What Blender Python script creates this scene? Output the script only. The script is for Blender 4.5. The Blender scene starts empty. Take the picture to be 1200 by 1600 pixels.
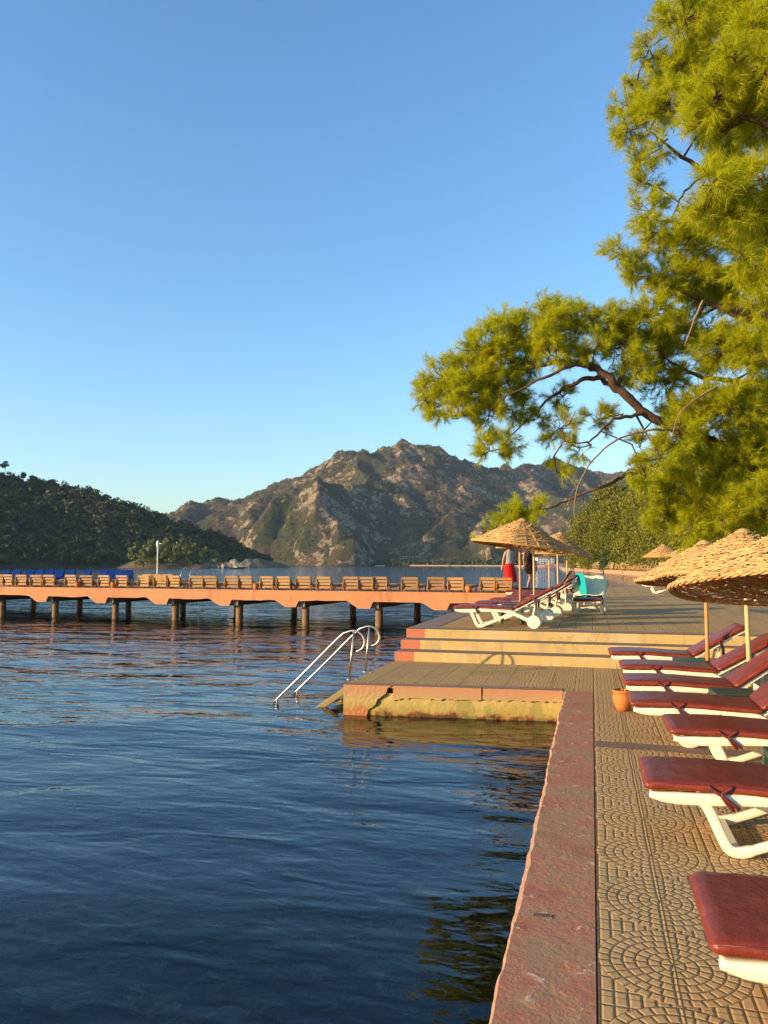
import bpy, bmesh, math, random
import numpy as np
from mathutils import Vector, Matrix
random.seed(7); rng = np.random.default_rng(7)
sc = bpy.context.scene
R = math.radians
# ------------------------------------------------------------------ camera
EYE = 1.75
FPX = 1180.0
PITCH = math.atan(81 / FPX); YAW = math.atan(324 * math.cos(PITCH) / FPX)
cd = bpy.data.cameras.new('camera'); cam = bpy.data.objects.new('camera', cd); sc.collection.objects.link(cam)
cam.location = (0, 0, EYE); cam.rotation_euler = (R(90) + PITCH, 0, YAW)
cd.sensor_fit = 'VERTICAL'; cd.sensor_height = 24; cd.lens = 24 * FPX / 1600
cd.clip_start = 0.05; cd.clip_end = 20000
sc.camera = cam
# ------------------------------------------------------------------ sky, sun, exposure
SUN_EL = R(12); SX, SY = -0.79, -0.61
w = bpy.data.worlds.new('World'); sc.world = w; w.use_nodes = True
nt = w.node_tree; nt.nodes.clear()
sky = nt.nodes.new('ShaderNodeTexSky'); sky.sky_type = 'NISHITA'; sky.sun_disc = False
sky.sun_elevation = SUN_EL; sky.sun_rotation = math.atan2(SX, SY); sky.air_density = 1.2; sky.dust_density = 0.8; sky.ozone_density = 3.9
bg = nt.nodes.new('ShaderNodeBackground'); bg.inputs[1].default_value = 0.15
wo = nt.nodes.new('ShaderNodeOutputWorld')
hs = nt.nodes.new('ShaderNodeHueSaturation'); hs.inputs['Saturation'].default_value = 1.08; nt.links.new(sky.outputs[0], hs.inputs['Color']); nt.links.new(hs.outputs[0], bg.inputs[0]); nt.links.new(bg.outputs[0], wo.inputs[0])
sl = bpy.data.lights.new('sun', 'SUN'); sl.energy = 3.8; sl.angle = R(0.6); sl.color = (1.0, 0.72, 0.38)
so = bpy.data.objects.new('sun', sl); sc.collection.objects.link(so)
sdir = Vector((SX * math.cos(SUN_EL), SY * math.cos(SUN_EL), math.sin(SUN_EL)))
so.rotation_euler = sdir.to_track_quat('Z', 'Y').to_euler(); so.location = (-20, -20, 20)
vs = sc.view_settings; vs.view_transform = 'Standard'; vs.look = 'None'; vs.exposure = 1.22; vs.gamma = 1; vs.use_curve_mapping = False
sc.cycles.max_bounces = 6; sc.cycles.transparent_max_bounces = 12; sc.cycles.transmission_bounces = 4
sc.cycles.caustics_reflective = False; sc.cycles.caustics_refractive = False
sc.cycles.use_denoising = True
# ------------------------------------------------------------------ places from picture measurements
_R = np.array([math.cos(YAW), math.sin(YAW), 0]); _Fh = np.array([-math.sin(YAW), math.cos(YAW), 0]); _Z = np.array([0, 0, 1.])
_F = math.cos(PITCH) * _Fh + math.sin(PITCH) * _Z; _U = -math.sin(PITCH) * _Fh + math.cos(PITCH) * _Z
def ray(x, y): return _F + (x - 600) / FPX * _R - (y - 800) / FPX * _U
def G(x, y, z=0.0):                       # photo point on a level z
    d = ray(x, y); return np.array([0, 0, EYE]) + d * (z - EYE) / d[2]
def D(x, y, dep): return np.array([0, 0, EYE]) + ray(x, y) * dep     # photo point at a distance
# ------------------------------------------------------------------ object helpers
COL = sc.collection
def tag(o, label=None, cat=None, group=None, kind=None):
    if label: o['label'] = label
    if cat: o['category'] = cat
    if group: o['group'] = group
    if kind: o['kind'] = kind
    return o
def empty(name, loc=(0, 0, 0), rz=0.0):
    o = bpy.data.objects.new(name, None); COL.objects.link(o); o.location = loc; o.rotation_euler = (0, 0, rz); o.empty_display_size = .1; return o
def mesh_obj(name, verts, faces, mat, parent=None, smooth=False, loc=None):
    me = bpy.data.meshes.new(name); me.from_pydata([tuple(map(float, v)) for v in verts], [], [tuple(map(int, f)) for f in faces]); me.update()
    if smooth: me.polygons.foreach_set('use_smooth', [True] * len(me.polygons))
    if mat: me.materials.append(mat)
    o = bpy.data.objects.new(name, me); COL.objects.link(o)
    if parent: o.parent = parent
    if loc is not None: o.location = loc
    return o
def np_mesh(name, V, F, mat, parent=None, smooth=False, attr=None):
    """V (n,3) array, F (m,k) int array, all faces with k corners"""
    me = bpy.data.meshes.new(name); V = np.asarray(V, np.float32); F = np.asarray(F, np.int32); m, k = F.shape
    me.vertices.add(len(V)); me.vertices.foreach_set('co', V.ravel())
    me.loops.add(m * k); me.loops.foreach_set('vertex_index', F.ravel())
    me.polygons.add(m); me.polygons.foreach_set('loop_start', np.arange(0, m * k, k, dtype=np.int32))
    if smooth: me.polygons.foreach_set('use_smooth', np.ones(m, bool))
    me.update(calc_edges=True)
    if attr is not None:
        a = me.attributes.new('var', 'FLOAT', 'POINT'); a.data.foreach_set('value', np.asarray(attr, np.float32))
    if mat: me.materials.append(mat)
    o = bpy.data.objects.new(name, me); COL.objects.link(o)
    if parent: o.parent = parent
    return o
def children(o): return list(o.children)
def copy_tree(o, parent=None):
    c = o.copy(); COL.objects.link(c); c.parent = parent
    for ch in children(o): copy_tree(ch, c)
    return c
class MB:
    """collects shapes into one mesh"""
    def __init__(s): s.v = []; s.f = []
    def add(s, v, f):
        n = len(s.v); s.v += [tuple(map(float, p)) for p in v]; s.f += [tuple(int(i) + n for i in q) for q in f]; return s
    def box(s, x0, x1, y0, y1, z0, z1, rot=None, org=None):
        v = [(x0, y0, z0), (x1, y0, z0), (x1, y1, z0), (x0, y1, z0), (x0, y0, z1), (x1, y0, z1), (x1, y1, z1), (x0, y1, z1)]
        if rot is not None: v = [rot @ Vector(p) + Vector(org or (0, 0, 0)) for p in v]
        return s.add(v, [(0, 3, 2, 1), (4, 5, 6, 7), (0, 1, 5, 4), (1, 2, 6, 5), (2, 3, 7, 6), (3, 0, 4, 7)])
    def tube(s, pts, rad, n=8, closed=False, cap=True):
        pts = [Vector(p) for p in pts]; m = len(pts); rad = rad if hasattr(rad, '__len__') else [rad] * m
        v = []; f = []; up = Vector((0, 0, 1)); prev = None
        for i, p in enumerate(pts):
            if closed: t = (pts[(i + 1) % m] - pts[i - 1])
            else: t = (pts[min(i + 1, m - 1)] - pts[max(i - 1, 0)])
            t = t.normalized() if t.length > 1e-9 else Vector((0, 0, 1))
            if prev is None:
                a = t.orthogonal().normalized()
            else:
                a = (prev - t * prev.dot(t)); a = a.normalized() if a.length > 1e-6 else t.orthogonal().normalized()
            prev = a; b = t.cross(a)
            for k in range(n):
                an = 2 * math.pi * k / n; v.append(p + (a * math.cos(an) + b * math.sin(an)) * rad[i])
        for i in range(m if closed else m - 1):
            j = (i + 1) % m
            for k in range(n): f.append((i * n + k, i * n + (k + 1) % n, j * n + (k + 1) % n, j * n + k))
        if cap and not closed: f.append(tuple(range(n - 1, -1, -1))); f.append(tuple((m - 1) * n + k for k in range(n)))
        return s.add(v, f)
    def lathe(s, prof, n=24, org=(0, 0, 0)):
        v = []; f = []
        for r, z in prof:
            for k in range(n):
                a = 2 * math.pi * k / n; v.append((org[0] + r * math.cos(a), org[1] + r * math.sin(a), org[2] + z))
        for i in range(len(prof) - 1):
            for k in range(n): f.append((i * n + k, i * n + (k + 1) % n, (i + 1) * n + (k + 1) % n, (i + 1) * n + k))
        return s.add(v, f)
    def rail(s, pts, th, y0, y1):
        """bar of thickness th in the xz plane along pts [(x,z)], between y0 and y1"""
        P = [Vector((p[0], 0, p[1])) for p in pts]; m = len(P); th = th if hasattr(th, '__len__') else [th] * m; v = []; f = []
        for i, p in enumerate(P):
            t = (P[min(i + 1, m - 1)] - P[max(i - 1, 0)]).normalized(); nrm = Vector((-t.z, 0, t.x)) * th[i] / 2; b = min(.006, (y1 - y0) * .25)
            for q, y in ((p - nrm, y0 + b), (p - nrm * .8, y0), (p + nrm * .8, y0), (p + nrm, y0 + b), (p + nrm, y1 - b), (p + nrm * .8, y1), (p - nrm * .8, y1), (p - nrm, y1 - b)):
                v.append((q.x, y, q.z))
        for i in range(m - 1):
            for k in range(8): f.append((i * 8 + k, i * 8 + (k + 1) % 8, (i + 1) * 8 + (k + 1) % 8, (i + 1) * 8 + k))
        f.append(tuple(range(8))[::-1]); f.append(tuple((m - 1) * 8 + k for k in range(8)))
        return s.add(v, f)
    def build(s, name, mat, parent=None, smooth=False, bevel=0):
        o = mesh_obj(name, s.v, s.f, mat, parent, smooth)
        bm = bmesh.new(); bm.from_mesh(o.data); bmesh.ops.recalc_face_normals(bm, faces=bm.faces)
        bm.to_mesh(o.data); bm.free()
        if bevel:
            b = o.modifiers.new('bevel', 'BEVEL'); b.width = bevel; b.segments = 2; b.limit_method = 'ANGLE'
        return o
def spline(pts, n=6):
    """Catmull-Rom through points of any dimension"""
    P = [np.array(p, float) for p in pts]; P = [2 * P[0] - P[1]] + P + [2 * P[-1] - P[-2]]; out = []
    for i in range(1, len(P) - 2):
        for k in range(n):
            t = k / n; a, b, c, d = P[i - 1], P[i], P[i + 1], P[i + 2]
            out.append(.5 * ((2 * b) + (-a + c) * t + (2 * a - 5 * b + 4 * c - d) * t * t + (-a + 3 * b - 3 * c + d) * t ** 3))
    out.append(P[-2]); return out
# ------------------------------------------------------------------ value noise
def vnoise(x, y, seed=0):
    def h(i, j):
        n = (i.astype(np.int64) * 374761393 + j.astype(np.int64) * 668265263 + seed * 1442695041) & 0x7fffffff
        n = ((n ^ (n >> 13)) * 1274126177) & 0x7fffffff; return ((n ^ (n >> 16)) & 0xffff) / 65535.0
    xi = np.floor(x); yi = np.floor(y); u = x - xi; v = y - yi; u = u * u * (3 - 2 * u); v = v * v * (3 - 2 * v)
    return (h(xi, yi) * (1 - u) + h(xi + 1, yi) * u) * (1 - v) + (h(xi, yi + 1) * (1 - u) + h(xi + 1, yi + 1) * u) * v
def fbm(x, y, o=5, seed=0, ridged=False):
    s = 0; a = 1; t = 0
    for k in range(o):
        n = vnoise(x * 2 ** k + 17.3 * k, y * 2 ** k - 9.1 * k, seed + k)
        s = s + a * (1 - abs(2 * n - 1) if ridged else n); t += a; a *= .5
    return s / t
# ------------------------------------------------------------------ material helpers
class V:
    """tiny expression builder over Math nodes"""
    def __init__(s, nt, sock): s.nt = nt; s.k = sock
    def op(s, o, b=None, c=None):
        n = s.nt.nodes.new('ShaderNodeMath'); n.operation = o; s.nt.links.new(s.k, n.inputs[0])
        for i, q in ((1, b), (2, c)):
            if q is None: continue
            if isinstance(q, V): s.nt.links.new(q.k, n.inputs[i])
            else: n.inputs[i].default_value = q
        return V(s.nt, n.outputs[0])
    def __add__(s, b): return s.op('ADD', b)
    def __sub__(s, b): return s.op('SUBTRACT', b)
    def __mul__(s, b): return s.op('MULTIPLY', b)
    def __truediv__(s, b): return s.op('DIVIDE', b)
    def lt(s, b): return s.op('LESS_THAN', b)
    def gt(s, b): return s.op('GREATER_THAN', b)
    def maxi(s, b): return s.op('MAXIMUM', b)
    def mini(s, b): return s.op('MINIMUM', b)
    def abs(s): return s.op('ABSOLUTE')
    def floor(s): return s.op('FLOOR')
    def frac(s): return s.op('FRACT')
    def inv(s): return (s * -1.0) + 1.0
class Mat:
    def __init__(s, name, rough=.7, spec=.3, metal=0):
        s.m = bpy.data.materials.new(name); s.m.use_nodes = True; s.nt = s.m.node_tree
        s.b = s.nt.nodes['Principled BSDF']; s.out = s.nt.nodes['Material Output']
        s.b.inputs['Roughness'].default_value = rough; s.b.inputs['Specular IOR Level'].default_value = spec; s.b.inputs['Metallic'].default_value = metal
        s.tc = s.nt.nodes.new('ShaderNodeTexCoord')
    def coord(s, scale=(1, 1, 1), src='Object'):
        mp = s.nt.nodes.new('ShaderNodeMapping'); mp.inputs['Scale'].default_value = scale; s.nt.links.new(s.tc.outputs[src], mp.inputs[0]); return mp.outputs[0]
    def noise(s, sc_, det=5, rough=.55, scale=(1, 1, 1), dist=0, src='Object'):
        n = s.nt.nodes.new('ShaderNodeTexNoise'); n.inputs['Scale'].default_value = sc_; n.inputs['Detail'].default_value = det
        n.inputs['Roughness'].default_value = rough; n.inputs['Distortion'].default_value = dist
        s.nt.links.new(s.coord(scale, src), n.inputs['Vector']); return V(s.nt, n.outputs['Fac'])
    def voro(s, sc_, feature='DISTANCE_TO_EDGE', scale=(1, 1, 1)):
        n = s.nt.nodes.new('ShaderNodeTexVoronoi'); n.feature = feature; n.inputs['Scale'].default_value = sc_
        s.nt.links.new(s.coord(scale), n.inputs['Vector']); return V(s.nt, n.outputs['Distance'])
    def ramp(s, v, stops):
        r = s.nt.nodes.new('ShaderNodeValToRGB'); s.nt.links.new(v.k, r.inputs[0]); e = r.color_ramp.elements
        while len(e) < len(stops): e.new(.5)
        for q, (p, c) in zip(e, stops):
            q.position = p; q.color = (*c, 1) if hasattr(c, '__len__') else (c, c, c, 1)
        return r.outputs[0]
    def mix(s, f, a, b, mode='MIX'):
        n = s.nt.nodes.new('ShaderNodeMix'); n.data_type = 'RGBA'; n.blend_type = mode
        for i, q in ((0, f), (6, a), (7, b)):
            if isinstance(q, V): s.nt.links.new(q.k, n.inputs[i])
            elif hasattr(q, 'links'): s.nt.links.new(q, n.inputs[i])
            elif hasattr(q, '__len__'): n.inputs[i].default_value = (*q, 1)
            else: n.inputs[i].default_value = q
        return n.outputs[2]
    def col(s, c):
        if hasattr(c, 'links'): s.nt.links.new(c, s.b.inputs['Base Color'])
        else: s.b.inputs['Base Color'].default_value = (*c, 1)
        return s
    def rough(s, v): s.nt.links.new(v.k, s.b.inputs['Roughness']); return s
    def bump(s, v, dist=.01, strength=1.0):
        n = s.nt.nodes.new('ShaderNodeBump'); n.inputs['Distance'].default_value = dist; n.inputs['Strength'].default_value = strength
        s.nt.links.new(v.k if isinstance(v, V) else v, n.inputs['Height'])
        if s.b.inputs['Normal'].is_linked: s.nt.links.new(s.b.inputs['Normal'].links[0].from_socket, n.inputs['Normal'])
        s.nt.links.new(n.outputs[0], s.b.inputs['Normal']); return s
    def xyz(s, src='Object'):
        n = s.nt.nodes.new('ShaderNodeSeparateXYZ'); s.nt.links.new(s.tc.outputs[src], n.inputs[0]); return [V(s.nt, o) for o in n.outputs]
    def attr(s, name='var'):
        n = s.nt.nodes.new('ShaderNodeAttribute'); n.attribute_name = name; return V(s.nt, n.outputs['Fac'])
    def rnd(s):
        n = s.nt.nodes.new('ShaderNodeObjectInfo'); return V(s.nt, n.outputs['Random'])
def simple(name, c1, c2, sc_=8, rough=.7, spec=.3, bump=.003, metal=0, det=5):
    m = Mat(name, rough, spec, metal); n = m.noise(sc_, det); m.col(m.mix(n, c1, c2)); m.bump(m.noise(sc_ * 4, det), bump); return m.m
# ---- materials
def m_tile(name, base1, base2, dark, strength=1.0):
    m = Mat(name, .85, .12); x, y, z = m.xyz()
    wx = (m.noise(3, 2) - .5) * .006
    x = x + wx; y = y + wx
    P = .65
    u = ((x - .315 + P / 2 + 65) / P).frac() * P - P / 2; v = ((y - 3.64 + P / 2 + 65) / P).frac() * P - P / 2
    r = (u * u + v * v).op('SQRT'); ringw = .053
    ri = (r / ringw).floor(); rf = (r / ringw).frac() * ringw
    gw = .0062
    dr = (rf - ringw / 2).abs() * -1.0 + ringw / 2
    ang = v.op('ARCTAN2', u) / (2 * math.pi) + .5
    cnt = (ri * 6.0 + 5.0).floor()
    tf = (ang * cnt + ri * .5).frac(); td = ((tf - .5).abs() * -1.0 + .5) * (r * (2 * math.pi)) / cnt
    inside = r.lt(.318)
    dc = dr.mini(td)
    gxd = ((((x + 65.01) / .054).frac() - .5).abs() * -1.0 + .5) * .054; gyd = ((((y + 65) / .108).frac() - .5).abs() * -1.0 + .5) * .108
    dg = gxd.mini(gyd)
    dist = dc * inside + dg * inside.inv()
    relief = (dist / .011).mini(1.0)
    circ = dist.lt(gw * .5); grid = circ
    jx = (((x + 65.01) / .325).frac() * .325).lt(.008); jy = (((y - 3.64 + .325 + 65) / P).frac() * P).lt(.006)
    wear = m.noise(2.2, 4, .6)
    g = circ.maxi(grid) * (wear * .9 + .55).mini(1.0)
    g = g.maxi(jx).maxi(jy * .8)
    big = m.noise(.9, 4, .6); fine = m.noise(55, 4, .7)
    c = m.mix(big, base1, base2); c = m.mix(((fine - .4) * 3.0).mini(1.0).maxi(0.0) * .5, c, tuple(q * .62 for q in base1)); 
    tid = ((x + 65.01) / .325).floor() * 12.9 + ((y + 61.685) / P).floor() * 78.2
    c = m.mix((tid.op('SINE') * 437.5).frac() * .3, c, tuple(q * .72 for q in base2))
    st = m.noise(5, 5, .65); c = m.mix(st.op('GREATER_THAN', .62) * .35, c, tuple(q * .45 for q in base1))
    c = m.mix(g * .85, c, dark); m.col(c)
    m.bump(relief * jx.inv(), .0042, 1.0 * strength); m.bump(fine, .002, .5); m.bump(big, .01, .3)
    return m.m
def m_kerb():
    m = Mat('kerb_paint', .8, .15); n = m.noise(3.2, 6, .65); f = m.noise(40, 4, .6); p = m.noise(9, 6, .7, dist=.6)
    c = m.ramp(n, [(.3, (.38, .25, .12)), (.44, (.45, .24, .125)), (.55, (.48, .20, .11)), (.66, (.44, .15, .08)), (.78, (.29, .23, .11))])
    c = m.mix(f * .5, c, (.18, .09, .06)); pl = p.gt(.62)
    c = m.mix(pl * m.noise(22, 2).gt(.45), c, (.58, .38, .28)); g2 = m.noise(1.3, 4, .6)
    c = m.mix((g2 - .52) * 3.0, c, (.24, .20, .11)); m.col(c)
    m.bump(f, .004, .8); m.bump(p, .02, .6); m.bump(pl, .004, .5); return m.m
def m_edge(): return simple('broken_edge', (.50, .30, .19), (.34, .17, .11), 20, .8, .2, .006)
def m_paintred(name='red_painted_concrete', a=(.44, .17, .08), b=(.34, .17, .075)):
    m = Mat(name, .75, .25); n = m.noise(5, 6, .65); s = m.noise(2.5, 5, .6, scale=(1, 1, .3)); f = m.noise(45, 3)
    c = m.mix(n, a, b); c = m.mix(((m.noise(.6, 4, .6) - .42) * 4.0).mini(1.0).maxi(0.0) * .55, c, tuple(q * .72 for q in b)); c = m.mix(((m.noise(3.5, 5, .7, scale=(1, 1, .12)) - .5) * 5.0).mini(1.0).maxi(0.0) * .4, c, (.16, .085, .05)); c = m.mix(s.gt(.6) * .5, c, tuple(q * .55 for q in b)); c = m.mix(f * .35, c, tuple(q * 1.25 for q in a)); c = m.mix(m.noise(7, 6, .7).gt(.66) * .8, c, (.34, .26, .17))
    m.col(c); m.bump(f, .003, .6); m.bump(n, .01, .6); return m.m
def m_algae():
    m = Mat('algae_concrete', .6, .4); x, y, z = m.xyz(); n = m.noise(6, 6, .65); b = (z * -1.7 + n * .6)
    c = m.ramp(b, [(.3, (.46, .35, .20)), (.6, (.44, .32, .11)), (.88, (.34, .26, .06)), (.97, (.26, .09, .03)), (1.0, (.10, .05, .02))])
    k = m.noise(3, 6, .6, scale=(1, 1, .5)).gt(.58) * .6; c = m.mix(k, c, (.22, .20, .05)); m.col(c); m.bump(n, .02, .9); m.bump(m.noise(50, 3), .003, .6); return m.m
def m_yellow():
    m = Mat('yellow_painted_concrete', .7, .25); n = m.noise(4, 6, .6); s = m.noise(6, 5, .65, scale=(1, 1, .35)); f = m.noise(50, 3)
    x, y, z = m.xyz(); cut = (x + (n - .5) * .12).lt(-3.10 + 0)
    c = m.mix(n, (.52, .37, .14), (.42, .28, .11)); c = m.mix(s.gt(.58) * .5, c, (.30, .22, .13)); c = m.mix(((m.noise(2.6, 5, .7, scale=(1, 1, .15)) - .48) * 5.0).mini(1.0).maxi(0.0) * .45, c, (.22, .16, .10)); c = m.mix(m.noise(1.2, 4, .6).gt(.55) * .3, c, (.55, .45, .30)); c = m.mix(f * .3, c, (.36, .26, .13)); c = m.mix(m.noise(9, 6, .7).gt(.68) * .7, c, (.25, .2, .14))
    c = m.mix(cut, c, m.mix(n, (.46, .14, .08), (.34, .12, .07)))
    crack = m.voro(.7).lt(.003); c = m.mix(crack * m.noise(1.1, 2).gt(.58) * .8, c, (.12, .08, .05)); m.col(c); m.bump(f, .003, .6); m.bump(n, .01, .6); return m.m
M = {}
M['tile'] = m_tile('fan_pattern_paving', (.59, .37, .155), (.50, .32, .145), (.10, .058, .028))
M['tile2'] = m_tile('worn_terrace_paving', (.60, .375, .145), (.50, .31, .125), (.08, .05, .025), .7)
M['kerb'] = m_kerb(); M['edge'] = m_edge(); M['red'] = m_paintred(); M['algae'] = m_algae(); M['yellow'] = m_yellow()
M['jetty'] = m_paintred('faded_salmon_concrete', (.50, .22, .10), (.40, .16, .08)); M['conc'] = simple('bare_concrete', (.26, .22, .17), (.18, .15, .11), 6, .85, .2, .01)
M['pile'] = simple('weathered_pile_concrete', (.30, .17, .08), (.11, .07, .045), 3, .8, .2, .02)
M['plastic'] = simple('cream_white_plastic', (.76, .71, .56), (.70, .64, .48), 9, .42, .4, .001)
M['green'] = simple('dark_green_plastic', (.020, .045, .028), (.03, .06, .035), 12, .4, .4, .001)
M['steel'] = simple('brushed_steel', (.52, .49, .44), (.40, .37, .33), 30, .40, .5, .0005, 1)
M['terra'] = simple('terracotta', (.55, .20, .05), (.38, .13, .045), 9, .75, .2, .003)
M['soil'] = simple('dry_soil', (.06, .04, .03), (.03, .02, .015), 30, .95, .1, .01)
def m_vinyl():
    m = Mat('maroon_vinyl', .42, .32); n = m.noise(3, 5, .6); s = m.noise(7, 4, .6, scale=(.6, 1, 1)); f = m.noise(120, 2)
    c = m.mix(n, (.22, .030, .014), (.14, .022, .013)); c = m.mix(s.gt(.56) * .45, c, (.25, .05, .024)); c = m.mix(m.noise(5, 6, .65) * .35, c, (.085, .03, .018)); m.col(c)
    m.bump(s, .014, .8); m.bump(m.noise(2.2, 5, .7, dist=1.5), .02, .5); m.bump(f, .001, .4); m.rough(n * .25 + .25); return m.m
M['vinyl'] = m_vinyl()
M['strap'] = simple('maroon_strap', (.13, .02, .018), (.09, .014, .013), 20, .5, .4, .002)
M['blue'] = simple('royal_blue_cushion', (.003, .030, .19), (.002, .022, .14), 6, .9, .05, .004)
def m_wood(name, a, b, d):
    m = Mat(name, .6, .35); n = m.noise(3, 6, .6, scale=(1, 1, 9), src='Object'); k = m.noise(2, 3); c = m.mix(n, a, b); c = m.mix(k.gt(.6) * .4, c, d); c = m.mix(m.rnd() * .4, c, d); m.col(c); m.bump(n, .003, .6); return m.m
M['wood'] = m_wood('varnished_wood', (.38, .205, .055), (.27, .135, .035), (.15, .075, .03))
M['pole'] = m_wood('peeled_pole_wood', (.50, .27, .09), (.38, .19, .06), (.33, .19, .08))
M['polepale'] = m_wood('pale_pole_wood', (.56, .44, .22), (.46, .34, .16), (.40, .30, .15))
def m_reed():
    m = Mat('woven_reed', .7, .25); n = m.noise(26, 5, .65, scale=(1, 1, 1.6)); k = m.noise(3.5, 4, .6)
    c = m.ramp(n, [(.28, (.14, .075, .03)), (.42, (.36, .22, .095)), (.56, (.60, .38, .155)), (.7, (.66, .45, .20)), (.8, (.46, .25, .10))]); c = m.mix(k.gt(.56) * .4, c, (.50, .26, .10))
    m.col(c); m.bump(n, .004, .8); return m.m
M['reed'] = m_reed()
def leafmat(name, a, b, trans=.35, rough=.55, tr=(1.2, 1.15, .5)):
    m = Mat(name, rough, .25); v = m.attr('var'); c = m.mix(v, a, b); m.col(c)
    t = m.nt.nodes.new('ShaderNodeBsdfTranslucent'); cc = m.mix(1.0, c, tr, 'MULTIPLY'); m.nt.links.new(cc, t.inputs[0])
    ms = m.nt.nodes.new('ShaderNodeMixShader'); ms.inputs[0].default_value = trans
    m.nt.links.new(m.b.outputs[0], ms.inputs[1]); m.nt.links.new(t.outputs[0], ms.inputs[2]); m.nt.links.new(ms.outputs[0], m.out.inputs[0]); return m.m
M['needle'] = leafmat('pine_needles', (.26, .30, .009), (.50, .50, .013), .5, .55, (1.5, 1.4, .4))
M['needle_far'] = leafmat('distant_pine_foliage', (.085, .10, .009), (.25, .235, .013), .35)
M['needle_deep'] = leafmat('cypress_foliage', (.03, .06, .015), (.06, .10, .02), .2)
M['hillleaf'] = leafmat('hillside_foliage', (.024, .036, .013), (.055, .07, .022), .1)
M['hillbrown'] = leafmat('scorched_foliage', (.05, .035, .022), (.06, .06, .025), .1)
M['pointleaf'] = leafmat('pale_pine_foliage', (.10, .125, .035), (.17, .18, .05), .2)
M['palmleaf'] = leafmat('palm_frond', (.06, .08, .02), (.11, .12, .03), .2)
M['deadleaf'] = leafmat('dead_palm_frond', (.25, .16, .07), (.35, .24, .1), .2)
M['bark'] = simple('pine_bark', (.15, .085, .05), (.065, .04, .028), 7, .9, .15, .03)
M['barkpale'] = simple('pale_dead_bark', (.30, .20, .125), (.19, .12, .075), 12, .9, .15, .01)
M['white'] = simple('white_paint', (.78, .76, .70), (.66, .63, .56), 4, .5, .3, .002)
M['darkwin'] = simple('dark_window_glass', (.02, .025, .03), (.04, .045, .05), 3, .15, .5, 0)
M['roof'] = simple('clay_roof_tiles', (.30, .13, .07), (.22, .09, .05), 5, .85, .2, .01)
M['stone'] = simple('rubble_stone', (.38, .29, .20), (.22, .16, .11), 1.2, .9, .2, .05)
M['skin'] = simple('skin', (.46, .25, .16), (.38, .19, .12), 14, .55, .3, .001)
M['redcloth'] = simple('red_cloth', (.55, .012, .012), (.40, .01, .01), 14, .8, .2, .004)
M['greycloth'] = simple('grey_cloth', (.38, .36, .34), (.28, .27, .26), 14, .8, .2, .004)
M['blackcloth'] = simple('black_cloth', (.03, .018, .018), (.018, .012, .012), 14, .8, .2, .004)
M['browncloth'] = simple('brown_cloth', (.09, .04, .025), (.06, .03, .02), 14, .8, .2, .004)
M['hair'] = simple('brown_hair', (.05, .025, .012), (.03, .015, .01), 40, .6, .3, .003)
M['mint'] = simple('mint_towel', (.80, .84, .60), (.72, .78, .56), 60, .95, .1, .004)
M['turq'] = simple('turquoise_towel', (.015, .36, .40), (.01, .26, .30), 60, .95, .1, .004)
M['limestrap'] = simple('lime_towel', (.45, .55, .15), (.35, .45, .12), 30, .9, .1, .004)
M['black'] = simple('black_rubber', (.02, .018, .016), (.03, .025, .02), 20, .6, .3, .001)
M['hull'] = simple('dark_hull', (.03, .02, .02), (.05, .03, .025), 3, .4, .4, 0)
M['pinkhull'] = simple('pink_hull', (.62, .30, .26), (.55, .27, .22), 3, .5, .4, 0)
M['sand'] = simple('beach_sand', (.42, .30, .19), (.33, .23, .14), 1.5, .95, .1, .02)
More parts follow.
